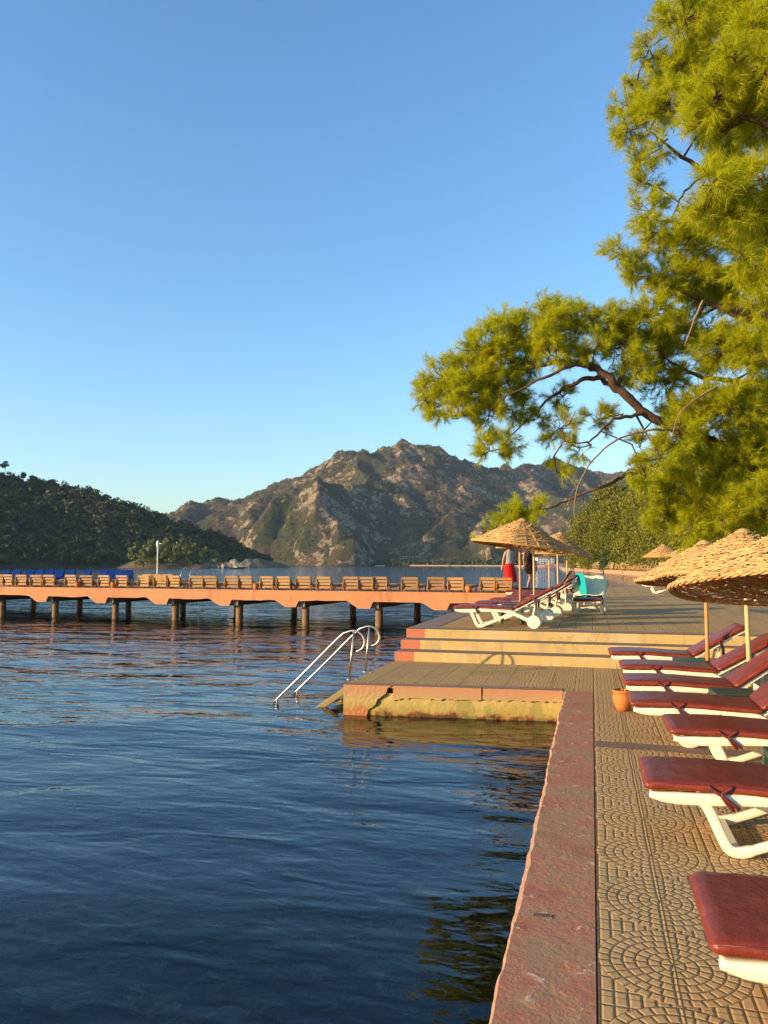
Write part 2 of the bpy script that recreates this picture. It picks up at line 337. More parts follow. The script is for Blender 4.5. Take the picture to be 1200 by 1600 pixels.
# ------------------------------------------------------------------ water and seabed
WZ = -0.43
def m_water():
    m = Mat('sea_water'); nt = m.nt; nt.nodes.remove(m.b)
    def nz(s, sc3, det, dist=0):
        mp = nt.nodes.new('ShaderNodeMapping'); mp.inputs['Rotation'].default_value = (0, 0, R(-8)); mp.inputs['Scale'].default_value = sc3; nt.links.new(m.tc.outputs['Object'], mp.inputs[0])
        n = nt.nodes.new('ShaderNodeTexNoise'); n.inputs['Scale'].default_value = s; n.inputs['Detail'].default_value = det; n.inputs['Distortion'].default_value = dist; n.inputs['Roughness'].default_value = .5
        nt.links.new(mp.outputs[0], n.inputs['Vector']); return n.outputs['Fac']
    wx_, wy_, wz_ = m.xyz(); calm = ((wy_ - 1.0) / 7.0).maxi(.8).mini(3.2)      # ripples grow away from the sheltered quay
    prev = None
    for s, sc3, det, dist, hgt in ((.35, (.6, 1.2, 1), 2, .3, .10), (1.5, (.55, 1.3, 1), 2, .6, .034), (6.5, (.6, 1.2, 1), 2, .4, .006)):
        b = nt.nodes.new('ShaderNodeBump'); b.inputs['Distance'].default_value = hgt; b.inputs['Strength'].default_value = 1
        hgt_ = V(nt, nz(s, sc3, det, dist)); nt.links.new((hgt_ * calm if s < 5 else hgt_).k, b.inputs['Height'])
        if prev: nt.links.new(prev, b.inputs['Normal'])
        prev = b.outputs[0]
    fr = nt.nodes.new('ShaderNodeFresnel'); fr.inputs[0].default_value = 1.40; nt.links.new(prev, fr.inputs['Normal'])
    gl = nt.nodes.new('ShaderNodeBsdfGlossy'); gl.inputs['Roughness'].default_value = .03; gl.inputs['Color'].default_value = (.95, .97, 1, 1); nt.links.new(prev, gl.inputs['Normal'])
    t0 = nt.nodes.new('ShaderNodeBsdfTransparent'); t0.inputs[0].default_value = (.52, .60, .56, 1)
    df = nt.nodes.new('ShaderNodeBsdfDiffuse'); df.inputs[0].default_value = (.012, .034, .05, 1); tr = nt.nodes.new('ShaderNodeMixShader'); tr.inputs[0].default_value = .02; nt.links.new(t0.outputs[0], tr.inputs[1]); nt.links.new(df.outputs[0], tr.inputs[2])
    ms = nt.nodes.new('ShaderNodeMixShader'); nt.links.new(fr.outputs[0], ms.inputs[0]); nt.links.new(tr.outputs[0], ms.inputs[1]); nt.links.new(gl.outputs[0], ms.inputs[2])
    nt.links.new(ms.outputs[0], m.out.inputs[0]); return m.m
def m_seabed():
    m = Mat('seabed', .9, .1); n = m.noise(.9, 6, .65, dist=.8); k = m.noise(3.5, 6, .7, dist=1.2)
    c = m.mix(n, (.006, .014, .018), (.014, .018, .015)); c = m.mix(((k - .53) * 8.0).mini(1.0).maxi(0.0) * (n.gt(.44)), c, (.60, .40, .17)); m.col(c); m.bump(k, .1, .8); return m.m
mesh_obj('water', [(-9000, -600, WZ), (9000, -600, WZ), (9000, 9000, WZ), (-9000, 9000, WZ)], [(0, 1, 2, 3)], m_water())['kind'] = 'structure'
mesh_obj('seabed', [(-9000, -600, -2.0), (9000, -600, -2.0), (9000, 9000, -2.0), (-9000, 9000, -2.0)], [(0, 1, 2, 3)], m_seabed())['kind'] = 'structure'
# ------------------------------------------------------------------ near deck, kerb
def grid_sheet(name, x0, x1, y0, y1, z, mat, nx=1, ny=1, depth=2.5):
    mb = MB(); mb.box(x0, x1, y0, y1, z - depth, z); o = mb.build(name, mat); o['kind'] = 'structure'; return o
grid_sheet('paved_deck', -0.006, 45, -8, 13.36, 0.0, M['tile'])
def make_kerb():
    ys = np.arange(-6, 10.86, .035); n = len(ys)
    e = -.402 + (fbm(ys * 1.3, ys * 0, 5, 3) - .5) * .035 + (fbm(ys * 9, ys * 0, 3, 9) - .5) * .018
    v = []; f = []; chn = fbm(ys * 3, ys * 0, 5, 77) * (fbm(ys * .8, ys * 0, 3, 79) > .5) + .15 * rng.random(n)
    for y, x in zip(ys, e):
        ch = max(.002, -.004 + .030 * float(chn[len(v) // 4]))
        v += [(-.013, y, .002), (x + ch + .012, y, .003), (x, y, -.016), (x - .004, y, -2.5)]
    me = bpy.data.meshes.new('kerb')
    for i in range(n - 1):
        for k in range(3): f.append((4 * i + k, 4 * i + k + 4, 4 * i + k + 5, 4 * i + k + 1))
    me.from_pydata(v, [], f); me.materials.append(M['kerb']); me.materials.append(M['edge'])
    me.polygons.foreach_set('material_index', [0, 1, 1] * (n - 1)); me.update()
    o = bpy.data.objects.new('kerb', me); COL.objects.link(o)
    bm = bmesh.new(); bm.from_mesh(me); bmesh.ops.recalc_face_normals(bm, faces=bm.faces)
    if sum(q.normal.z for q in bm.faces) < 0: bmesh.ops.reverse_faces(bm, faces=bm.faces)
    bm.to_mesh(me); bm.free(); tag(o, kind='structure'); return o
kerb = make_kerb()
# a groove between kerb and paving
mesh_obj('kerb_joint', [(-.02, -6, -.004), (0.0, -6, -.004), (0.0, 10.8, -.004), (-.02, 10.8, -.004)], [(0, 1, 2, 3)], M['soil'])['kind'] = 'structure'
tc = bpy.data.curves.new('stamp', 'FONT'); tc.body = 'RAW-E'; tc.size = .05; tc.extrude = .003; tc.offset = .0008
to = bpy.data.objects.new('tmp', tc); COL.objects.link(to); bpy.context.view_layer.update()
me = bpy.data.meshes.new_from_object(to.evaluated_get(bpy.context.evaluated_depsgraph_get())); bpy.data.objects.remove(to)
me.materials.clear(); me.materials.append(simple('stamp_relief', (.12, .045, .035), (.30, .17, .12), 60, .8, .2, .004)); st = bpy.data.objects.new('stamped_letters', me); COL.objects.link(st); st.parent = kerb
p = G(833, 1432); st.location = (p[0], p[1], .003); st.scale = (.62, 1, 1)
# reddish concrete band across the paving
mb = MB(); mb.add([(-.004, 7.66, .004), (9, 7.25, .004), (9, 7.53, .004), (-.004, 7.90, .004)], [(0, 1, 2, 3)])
mb.build('paving_band', simple('band_concrete', (.17, .11, .075), (.22, .14, .10), 6, .8, .2, .006))['kind'] = 'structure'
# ------------------------------------------------------------------ low platform
plat = empty('concrete_platform', (-3.5, 10.6, 0)); tag(plat, 'low cracked concrete bathing platform with red edge and mossy yellow front', 'platform')
def PL(x, z, off=0.0):   # front plane point
    y = 10.55 + (x + 3.5) * .097; return (x + 3.5, y + off - 10.6, z)
mb = MB()
x0, x1, yb = -3.5, -.40, 13.40
mb.add([(0, -.03, 0), (3.1, .26, 0), (3.49, .26, 0), (3.49, yb - 10.6, 0), (.05, yb - 10.6, 0), (0, -.03, -.03), (3.1, .26, -.03), (.05, yb - 10.6, -.03)], [(0, 1, 2, 3, 4), (0, 5, 6, 1), (4, 7, 5, 0)])
o = mb.build('paving', M['tile2'], plat)
o.location = (0, 0, 0)
mb = MB()
mb.box(.03, 3.1, .36, yb - 10.6, -2.6, -.032); mb.build('core', M['algae'], plat)
# rim strip of red paint on the top edge, front and left
def wob(n, a, s): return (fbm(np.arange(n) * s, np.zeros(n), 4, int(a * 1000)) - .5) * 2 * a
xs = np.linspace(0, 3.08, 120); w1 = wob(120, .02, .11)
v = []; f = []
for i, x in enumerate(xs):
    y = -.05 + .0945 * x; v += [(x, y + w1[i] * .5, .006), (x, y + .22 + w1[i], .006)]
for i in range(119): f.append((2 * i, 2 * i + 2, 2 * i + 3, 2 * i + 1))
mesh_obj('painted_rim', v, f, simple('worn_rim_paint', (.30, .16, .10), (.20, .13, .085), 7, .75, .3, .005), plat)
# front: left full-height panel, right cap with broken lower edge, mossy wall behind
def slab(name, top, bot, yoff, thick, mat):
    """top, bot: lists of (x, z), same count"""
    n = len(top); v = []; f = []
    for (x, z) in top + bot: v.append((x, -.05 + .0945 * x + yoff, z))
    for (x, z) in top + bot: v.append((x, -.05 + .0945 * x + yoff + thick, z))
    for i in range(n - 1): f.append((i, i + 1, n + i + 1, n + i))
    for i in range(n - 1): f += [(n + i, n + i + 1, 3 * n + i + 1, 3 * n + i), (i, 2 * n + i, 2 * n + i + 1, i + 1)]
    f += [(0, n, 3 * n, 2 * n), (n - 1, 3 * n - 1, 4 * n - 1, 2 * n - 1)]
    mb = MB(); mb.add(v, f); return mb.build(name, mat, plat)
def crackx(z): return .70 + z * .9 + .02 * math.sin(z * 40)    # slanting crack
zs = np.linspace(.004, -.50, 14)
# left panel as rows of z: build with x from 0 to crack
v = []; f = []
NX = 20
for iz, z in enumerate(zs):
    cx = crackx(z) + random.uniform(-.008, .008)
    for ix in range(NX):
        x = cx * ix / (NX - 1); v.append((x, -.05 + .0945 * x + random.uniform(-.002, .002), z))
for iz in range(13):
    for ix in range(NX - 1): a = iz * NX + ix; f.append((a, a + NX, a + NX + 1, a + 1))
def m_panel():
    m = Mat('stained_panel', .75, .2); x, y, z = m.xyz(); n = m.noise(6, 6, .65); f = m.noise(45, 3); b = z * -2.2 + n * .55
    m.col(m.mix(f * .3, m.ramp(b, [(.3, (.44, .20, .10)), (.55, (.40, .24, .12)), (.72, (.42, .31, .11)), (.95, (.36, .24, .07)), (1.0, (.40, .15, .05))]), (.30, .2, .1))); m.bump(n, .012, .7); m.bump(f, .003, .5); return m.m
o = mesh_obj('front_panel', v, f, m_panel(), plat)
sd = o.modifiers.new('solid', 'SOLIDIFY'); sd.thickness = .05; sd.offset = -1
xs = np.linspace(.725, 3.09, 90); low = -.155 - .02 * np.abs(wob(90, 1.0, .25)) * 3; low[:6] = [-.21, -.20, -.19, -.2, -.18, -.165]
cap1 = slab('front_cap', [(x, .004) for x in xs[:48]], [(x, z) for x, z in zip(xs[:48], low[:48])], 0, .06, m_panel())
slab('front_cap', [(x, .002) for x in xs[48:]], [(x - .01, z + .01) for x, z in zip(xs[48:], low[48:])], .006, .06, m_panel())
xs = np.linspace(.16, 3.10, 80); zz = np.linspace(-.11, -.6, 16); v = []; f = []
for z in zz:
    for x in xs:
        n = float(fbm(np.array([x * 3.0]), np.array([z * 5.0]), 4, 5)[0]); dpt = .014 + .035 * n + (.015 if z < -.42 else 0)
        v.append((max(x, crackx(z) + .012), -.05 + .0945 * x + dpt, z))
for i in range(15):
    for j in range(79): a = i * 80 + j; f.append((a, a + 80, a + 81, a + 1))
mesh_obj('mossy_wall', v, f, M['algae'], plat, True)
mb = MB(); mb.box(.0, .03, -.045, 2.8, -.6, -.002); mb.build('side_wall', M['red'], plat)
# ------------------------------------------------------------------ steps and terrace
steps = empty('concrete_steps', (-3.46, 13.4, 0)); tag(steps, 'three wide yellow painted concrete steps with red left ends up to the terrace', 'steps')
SK = .005
mt_ = M['yellow']
for i, (y, z0, z1) in enumerate(((13.40, 0, .167), (13.86, .167, .333), (14.32, .333, .5))):
    mb = MB(); xe = 45; xl = -3.47 - .0 * i
    mb.add([(xl, y, z0 - (.5 if i == 0 else .1)), (xe, y + .3, z0 - (.5 if i == 0 else .1)), (xe, y + .3, z1), (xl, y, z1), (xl, 15.0, z0 - (.5 if i == 0 else .1)), (xe, 15.3, z0 - (.5 if i == 0 else .1)), (xe, 15.3, z1 - .004 * (i == 2)), (xl, 15.0, z1 - .004 * (i == 2))],
           [(0, 1, 2, 3), (3, 2, 6, 7), (0, 3, 7, 4)])
    o = mb.build('step', mt_, steps); o.location = (3.46, -13.4, 0)
    o.data.materials.append(simple('step_tread', (.22, .17, .11), (.16, .12, .085), 8, .8, .2, .006))
    for p in o.data.polygons:
        if abs(p.normal.z) > .9: p.material_index = 1
TZ = .5
def make_terrace():
    P = [(-3.47, 14.32), (45, 14.62), (45, 58), (6.0, 52), (2.2, 45.5), (1.2, 42.0), (-1.5, 38), (-3.47, 33)]
    v = [(x, y, TZ + .003) for x, y in P] + [(x, y, -2.6) for x, y in P]; n = len(P)
    f = [tuple(range(n))] + [(i, i + n, (i + 1) % n + n, (i + 1) % n) for i in range(1, n)]
    # push the front a little behind the top riser
    o = MB().add([(x, y + (.35 if i < 2 else 0), z) for i, (x, y, z) in [(k % n, q) for k, q in enumerate(v)]], f).build('terrace', M['tile2']); o['kind'] = 'structure'
    # border strip of bare concrete along the left edge and front
    mb = MB(); mb.add([(-3.47, 14.33, TZ + .008), (45, 14.63, TZ + .008), (45, 15.03, TZ + .008), (-2.95, 14.73, TZ + .008), (-2.95, 33, TZ + .008), (-3.47, 33, TZ + .008)], [(0, 1, 2, 3), (0, 3, 4, 5)])
    mb.build('terrace_border', simple('border_concrete', (.27, .19, .13), (.20, .15, .11), 5, .8, .2, .006))['kind'] = 'structure'
    mb = MB(); mb.box(-3.478, -3.45, 14.34, 33, -2.5, TZ - .002); mb.build('terrace_side', M['red'])['kind'] = 'structure'
make_terrace()
# ------------------------------------------------------------------ hills (real terrain from ridge skeletons)
def terrain(name, ridges, bounds, res, mat, slope, rough, seed, floor=-3.0, rot=YAW):
    """ridges: lists of 3-D points, each (x,y,z,[slope]); height falls off from the nearest ridge piece"""
    c, s = math.cos(rot), math.sin(rot); u0, u1, v0, v1 = bounds
    nu = int((u1 - u0) / res); nv = int((v1 - v0) / res); U, W = np.meshgrid(np.linspace(u0, u1, nu), np.linspace(v0, v1, nv))
    X = U * c - W * s; Y = U * s + W * c
    wx = (fbm(U / 90, W / 90, 4, seed) - .5) * 70 * rough; wy = (fbm(U / 90 + 50, W / 90, 4, seed + 5) - .5) * 70 * rough
    Hh = np.full(U.shape, -60.0)
    Xw = X + wx * .5; Yw = Y + wy * .5
    for rd in ridges:
        sl = rd[0] if not hasattr(rd[0], '__len__') else slope; pts = rd[1:] if not hasattr(rd[0], '__len__') else rd
        for a, b in zip(pts[:-1], pts[1:]):
            ax, ay, az = a; bx, by, bz = b; dx, dy = bx - ax, by - ay; L2 = dx * dx + dy * dy + 1e-9
            t = np.clip(((Xw - ax) * dx + (Yw - ay) * dy) / L2, 0, 1); d = np.hypot(Xw - ax - t * dx, Yw - ay - t * dy)
            h = az + t * (bz - az) - sl * d * (1 - .18 * np.clip(d / 400, 0, 1))
            k = 6.0; Hh = np.maximum(Hh, h) + k * np.exp(-np.abs(Hh - h) / k) * .25
    rn = fbm(U / 60, W / 60, 6, seed + 9, True); fn = fbm(U / 11, W / 11, 4, seed + 20)
    m_ = np.clip(Hh / 25, .05, 1)
    r2 = fbm(U / 130 + .3 * rn, W / 200, 5, seed + 31, True); Hh = Hh + ((rn - .62) * 36 * rough + (r2 - .6) * 46 * rough + (fn - .5) * 12 * rough) * m_
    Hh = np.maximum(Hh, floor); Vv = np.stack([X, Y, Hh], -1).reshape(-1, 3)
    idx = np.arange(nu * nv).reshape(nv, nu); F = np.stack([idx[:-1, :-1], idx[:-1, 1:], idx[1:, 1:], idx[1:, :-1]], -1).reshape(-1, 4)
    keep = Vv[F][:, :, 2].max(1) > floor + .5; F = F[keep]
    o = np_mesh(name, Vv, F, mat, smooth=False); o['kind'] = 'structure'
    return o, (X, Y, Hh, rn)
def leaf_quads(C, Rr, nper, size, squash=.8, seed=0, shell=.55):
    """C (n,3) crown centres, Rr (n,) radii; random leaf-clump quads filling each crown"""
    g = np.random.default_rng(seed); n = len(C); d = g.normal(size=(n, nper, 3)); d /= np.linalg.norm(d, axis=2, keepdims=True)
    r = (shell + (1 - shell) * g.random((n, nper, 1))) * (1 + .25 * (g.random((n, nper, 1)) - .5))
    P = C[:, None] + d * r * Rr[:, None, None] * np.array([1, 1, squash]); P = P.reshape(-1, 3); m = len(P)
    a = g.normal(size=(m, 3)); nrm = d.reshape(-1, 3) * .8 + a * .5; nrm /= np.linalg.norm(nrm, axis=1, keepdims=True)
    t = np.cross(nrm, g.normal(size=(m, 3))); t /= np.linalg.norm(t, axis=1, keepdims=True); b = np.cross(nrm, t)
    s = (size if np.ndim(size) == 0 else np.repeat(size, nper)[:, None]) * (.6 + .8 * g.random((m, 1)))
    Vv = np.stack([P - t * s, P + b * s * .7, P + t * s, P - b * s * .7], 1).reshape(-1, 3); F = np.arange(m * 4).reshape(-1, 4)
    return Vv, F, np.repeat(g.random(m), 4)
def m_mountain():
    m = Mat('mountain_rock_and_scrub', .95, .05); geo = m.nt.nodes.new('ShaderNodeNewGeometry'); sp = m.nt.nodes.new('ShaderNodeSeparateXYZ'); m.nt.links.new(geo.outputs['True Normal'], sp.inputs[0]); nz = V(m.nt, sp.outputs[2])
    n = m.noise(.012, 6, .6); k = m.noise(.06, 6, .65); f = m.noise(.3, 4, .7)
    c = m.ramp(n, [(.38, (.038, .046, .022)), (.5, (.085, .062, .036)), (.62, (.13, .085, .052))])
    c = m.mix(k.gt(.53) * .7, c, (.05, .055, .026)); rock = ((nz.inv() * 1.25 + (k - .5) * 1.3 + (n - .5) * 2.0)).gt(.56)
    g3 = m.noise(.07, 6, .72); c = m.mix(rock * .85 * g3.gt(.44), c, m.mix(f, (.38, .285, .19), (.17, .13, .095))); c = m.mix(f.gt(.56) * .6, c, (.03, .035, .018)); c = m.mix((g3 - .5) * 2.0, c, (.04, .045, .022)); m.col(c)
    m.bump(f, 1.2, .6); m.bump(k, 3, .4); return m.m
def P3(l, dz=0): return [tuple(D(*q) + np.array([0, 0, dz])) for q in l]
ridges = [
    [.62] + P3([(150, 850, 1600), (240, 806, 1560), (300, 790, 1520), (370, 777, 1550), (430, 762, 1560), (480, 742, 1520), (530, 717, 1470), (565, 699, 1420), (600, 700, 1400), (625, 692, 1400), (680, 702, 1410), (725, 730, 1430), (770, 738, 1480), (830, 727, 1650), (880, 722, 1750), (930, 742, 1750), (985, 735, 1650), (1060, 745, 1600), (1200, 760, 1500)]),
    [.85] + P3([(565, 703, 1410), (556, 722, 1270), (585, 752, 1180), (640, 782, 1120), (690, 830, 1060)]),
    [1.15] + P3([(470, 772, 1010), (500, 762, 1000), (540, 772, 1060), (585, 752, 1180)]),
    [1.25] + P3([(470, 772, 1010), (425, 795, 985), (395, 850, 965)]),
    [1.2] + P3([(500, 765, 990), (512, 800, 950), (545, 840, 900), (560, 878, 880)]),
    [.85] + P3([(725, 735, 1420), (760, 775, 1250), (745, 792, 1120), (700, 800, 1050), (655, 868, 960)]),
    [.9] + P3([(745, 792, 1120), (760, 830, 1000), (765, 878, 930)]),
    [.8] + P3([(830, 735, 1600), (835, 762, 1300), (880, 780, 1150), (930, 800, 1100), (1100, 800, 1100)]),
    [.6] + P3([(370, 780, 1540), (352, 805, 1350), (330, 830, 1230), (345, 862, 1130)]),
    [.6] + P3([(300, 792, 1510), (285, 815, 1350), (270, 850, 1250)]),
    [.7] + P3([(430, 765, 1550), (410, 800, 1350), (380, 850, 1150), (400, 872, 1050)]),
]
mtn, (mX, mY, mH, mR) = terrain('mountain', ridges, (-700, 1050, 780, 1900), 2.6, m_mountain(), .7, .75, 11)
def scatter(X, Y, Hh, n, zmin, seed, pred=None):
    g = np.random.default_rng(seed); i = g.integers(1, X.shape[0] - 1, n * 3); j = g.integers(1, X.shape[1] - 1, n * 3); ok = Hh[i, j] > zmin
    if pred is not None: ok &= pred(i, j)
    i, j = i[ok][:n], j[ok][:n]; q = 1.5
    return np.stack([X[i, j] + g.uniform(-q, q, len(i)), Y[i, j] + g.uniform(-q, q, len(i)), Hh[i, j]], 1)
C = scatter(mX, mY, mH, 42000, 1.5, 3)
rr = rng.uniform(.8, 2.0, len(C)); C[:, 2] += rr * .8
Vv, F, A = leaf_quads(C, rr, 5, rr * .55, 1.0, 5)
o = np_mesh('mountain_scrub', Vv, F, M['hillbrown'], attr=A); tag(o, 'dark scrub and scorched trees scattered over the distant rocky mountain', 'scrub', kind='stuff')
# low wooded strip at the mountain's foot
def m_hill():
    m = Mat('wooded_hill_ground', .95, .05); n = m.noise(.05, 5, .6); k = m.noise(.4, 4, .7); c = m.mix(n, (.03, .04, .018), (.06, .05, .03)); c = m.mix(k.gt(.66), c, (.16, .14, .11)); m.col(c); m.bump(k, 1, .8); return m.m
hill, (hX, hY, hH, hR) = terrain('hill', [[.42] + P3([(-400, 660, 520), (-150, 700, 520), (0, 750, 520), (60, 768, 510), (130, 784, 500), (220, 812, 495), (300, 842, 500), (350, 862, 500), (395, 880, 500)])], (-620, -50, 330, 760), 2.5, m_hill(), .42, .3, 31)
C = scatter(hX, hY, hH, 11000, .6, 8); rr = rng.uniform(1.2, 3.0, len(C)) * (1 + .25 * np.clip(C[:, 2] / 50, 0, 1)); C[:, 2] += rr * .9
Vv, F, A = leaf_quads(C, rr, 44, rr * .30, .85, 9, .75)
tag(np_mesh('hillside_wood', Vv, F, M['hillleaf'], attr=A), 'dense dark green wood covering the hill across the bay on the left', 'wood', kind='stuff')
terrain('hill', [[1.2, (-820, 330, 150), (-620, 325, 120), (-455, 335, 88)]], (-760, -240, 60, 560), 6.0, m_hill(), 1.2, .3, 51)  # unseen hill left of the view, added only to shade the wooded hill
# dry point with pale rocks
point, (pX, pY, pH, pR) = terrain('headland', [[.35] + P3([(205, 879, 405), (250, 872, 395), (320, 874, 395), (352, 879, 395)]), [.5] + P3([(400, 872, 420), (440, 880, 430)])], (-330, -40, 330, 470), 1.5, simple('dry_headland', (.20, .14, .075), (.10, .085, .045), .15, .95, .05, .3), .35, .12, 41)
def far_tree_mesh(h, wdt, seed, leafm, trunkm, name='pine_tree', n=420, leaf=.5, multi=8, squash=.55, base=.18):
    g = np.random.default_rng(seed); root = empty(name)
    ang = g.uniform(0, 2 * math.pi, multi); hh = np.sort(g.uniform(base, .93, multi)); rad = wdt * .5 * (1.05 - hh) ** .6 * g.uniform(.35, .8, multi)
    C = np.stack([np.cos(ang) * rad, np.sin(ang) * rad, hh * h], 1); C[-1] = (0, 0, h * .9)
    rr = wdt * g.uniform(.2, .34, multi) * (1.25 - hh * .55)
    mb = MB(); mb.tube([(0, 0, -.5), (.1 * g.normal(), .1 * g.normal(), h * .5), (0, 0, h * .88)], [h * .022, h * .016, h * .006], 6)
    for c in C: mb.tube([(0, 0, c[2] * .7), tuple(c)], [h * .008, h * .003], 4, cap=False)
    mb.build('trunk', trunkm, root)
    Vv, F, A = leaf_quads(C, rr, n, leaf, squash + .2, seed, .35); np_mesh('crown', Vv, F, leafm, root, attr=A); return root
def place(proto, used, loc, sc_=1.0, rz=None):
    o = proto if not used.get(proto.name) else copy_tree(proto); used[proto.name] = True
    o.location = loc; o.scale = (sc_,) * 3; o.rotation_euler = (0, 0, rz if rz is not None else random.uniform(0, 6.28)); return o
used = {}
pts_ = [(212, 893, 13, 'leftmost pale pine at the water on the headland'), (236, 893, 14, 'tall pale pine behind the white lamp post'), (262, 892, 15, 'tall pale pine right of the white lamp post on the headland'), (285, 889, 15, 'tallest pale pine on the crest of the headland'),
        (305, 889, 12, 'rounded pale pine on the right slope of the headland'), (322, 889, 10, 'smaller pale pine lower on the right slope of the headland'), (338, 888, 8, 'low pale pine above the white shore rocks'), (352, 888, 6, 'last small pine next to the white shore rocks')]
ptp = [far_tree_mesh(12, 9, 100 + i, M['pointleaf'], M['bark'], n=150, leaf=.55) for i in range(3)]
for i, (px, py, h, lab) in enumerate(pts_):
    q = G(px, 888.4, WZ); q = q / np.linalg.norm(q[:2]) * (392 + 6 * (i % 3)); q[2] = .6
    o = place(ptp[i % 3], used, q, h / 12.5); tag(o, lab, 'tree', 'pale pines on the headland')
more_ = [(224, 9, 'short pine filling the gap beside the leftmost headland pine'), (249, 10, 'shorter pine in front of the tall pair by the lamp post'), (274, 10, 'bushy pine in front of the headland crest'), (295, 8, 'low bushy pine under the headland crest'), (314, 7, 'low round pine at the waterline of the headland')]
for i, (px, h, lab) in enumerate(more_):
    q = G(px, 888.4, WZ); q = q / np.linalg.norm(q[:2]) * 380; q[2] = .6; o = place(ptp[(i + 1) % 3], used, q, h / 12.5); tag(o, lab, 'tree', 'pale pines on the headland')
skp = [far_tree_mesh(9, 9, 200 + i, M['hillleaf'], M['bark'], n=110, leaf=.5, multi=6, squash=.35, base=.55) for i in range(3)]
for i, (px, py, lab) in enumerate([(8, 735, 'first dark tree at the left frame edge of the hill crest'), (36, 752, 'open dark pine on the hill crest, standing a little apart'), (50, 757, 'spreading dark pine on the hill crest, second of the open group'), (75, 765, 'round dark pine on the hill crest, middle of the open group'), (90, 770, 'leaning dark pine ending the open group on the hill crest'), (125, 782, 'small dark tree on the falling hill crest'), (150, 790, 'flat dark tree half way down the hill crest'), (180, 798, 'broad dark tree on the lower hill crest')]):
    q = D(px, py, 508); q[2] -= 2.0; o = place(skp[i % 3], used, q, .9); tag(o, lab, 'tree', 'dark trees on the hill crest')
def rock(g, r, sq=.7):
    bm = bmesh.new(); bmesh.ops.create_icosphere(bm, subdivisions=2, radius=r)
    for v in bm.verts:
        n = v.co.normalized(); v.co *= 1 + .35 * math.sin(n.x * 3.1 + g) * math.cos(n.y * 4.3 + g * 2) + random.uniform(-.12, .12); v.co.z *= sq
    V_ = [v.co.copy() for v in bm.verts]; F_ = [[q.index for q in f.verts] for f in bm.faces]; bm.free(); return V_, F_
M['paleRock'] = simple('pale_limestone', (.30, .265, .21), (.15, .135, .11), .6, .95, .1, .3)
for i, (px, r, lab) in enumerate([(322, 2.2, 'small round boulder at the foot of the headland pines'), (334, 1.6, 'lowest pale boulder between the headland boulders'), (342, 2.0, 'flat pale boulder beside the big white outcrop'), (368, 4.2, 'left half of the big white limestone outcrop on the point'), (386, 4.6, 'right half of the big white limestone outcrop on the point'), (356, 3.2, 'mid sized pale rock leaning on the big outcrop')]):
    q = D(px, 883, 372); q[2] = .3; V_, F_ = rock(i * 1.7, r, .75); o = mesh_obj('shore_rock', V_, F_, M['paleRock']); o.location = q; tag(o, lab, 'rock', 'pale rocks on the point')
# ------------------------------------------------------------------ shore on the right: ground, sea wall, trees, buildings
shore = [G(880, 890.8, WZ), G(905, 892.5, WZ), G(950, 895.5, WZ), G(1000, 899.5, WZ), G(1050, 904, WZ), G(1110, 908, WZ), G(1300, 910, WZ)]
far = [np.array([900, 420, 0]), np.array([900, 1300, 0]), np.array([-60, 1300, 0])]
P_ = [(q[0], q[1]) for q in shore] + [(q[0], q[1]) for q in far]
n = len(P_); v = [(x, y, .25) for x, y in P_] + [(x, y, -3) for x, y in P_]
MB().add(v, [tuple(range(n))] + [(i, i + n, (i + 1) % n + n, (i + 1) % n) for i in range(n)]).build('shore_ground', M['sand'])['kind'] = 'structure'
mb = MB()
for a, b in zip(shore[:-1], shore[1:]):
    a, b = np.array(a), np.array(b); dd = (b - a)[:2]; nn = np.array([-dd[1], dd[0]]) / np.linalg.norm(dd); nn = -nn if nn[1] > 0 else nn
    mb.add([(a[0] + nn[0] * .3, a[1] + nn[1] * .3, -1.5), (b[0] + nn[0] * .3, b[1] + nn[1] * .3, -1.5), (b[0] + nn[0] * .3, b[1] + nn[1] * .3, .38), (a[0] + nn[0] * .3, a[1] + nn[1] * .3, .38), (b[0] - nn[0] * 1.2, b[1] - nn[1] * 1.2, .38), (a[0] - nn[0] * 1.2, a[1] - nn[1] * 1.2, .38)], [(0, 1, 2, 3), (3, 2, 4, 5)])
tag(mb.build('sea_wall', simple('sea_wall_concrete', (.52, .31, .20), (.40, .22, .14), .7, .9, .2, .02)), 'low pinkish sea wall curving along the far beach', 'wall')
def shore_at(px, back):
    d = ray(px, 881)[:2]; d = d / np.linalg.norm(d)
    for a, b in zip(shore[:-1], shore[1:]):
        A_ = np.array([[d[0], -(b - a)[0]], [d[1], -(b - a)[1]]]); t, u = np.linalg.solve(A_, a[:2])
        if 0 <= u <= 1: return np.array([d[0] * (t + back), d[1] * (t + back), .25])
    return np.array([d[0] * (150 + back), d[1] * (150 + back), .25])
gp = [far_tree_mesh(12, 10, 300 + i, M['needle_far'], M['bark'], n=900, leaf=.15, multi=18, squash=.5, base=.07) for i in range(4)]
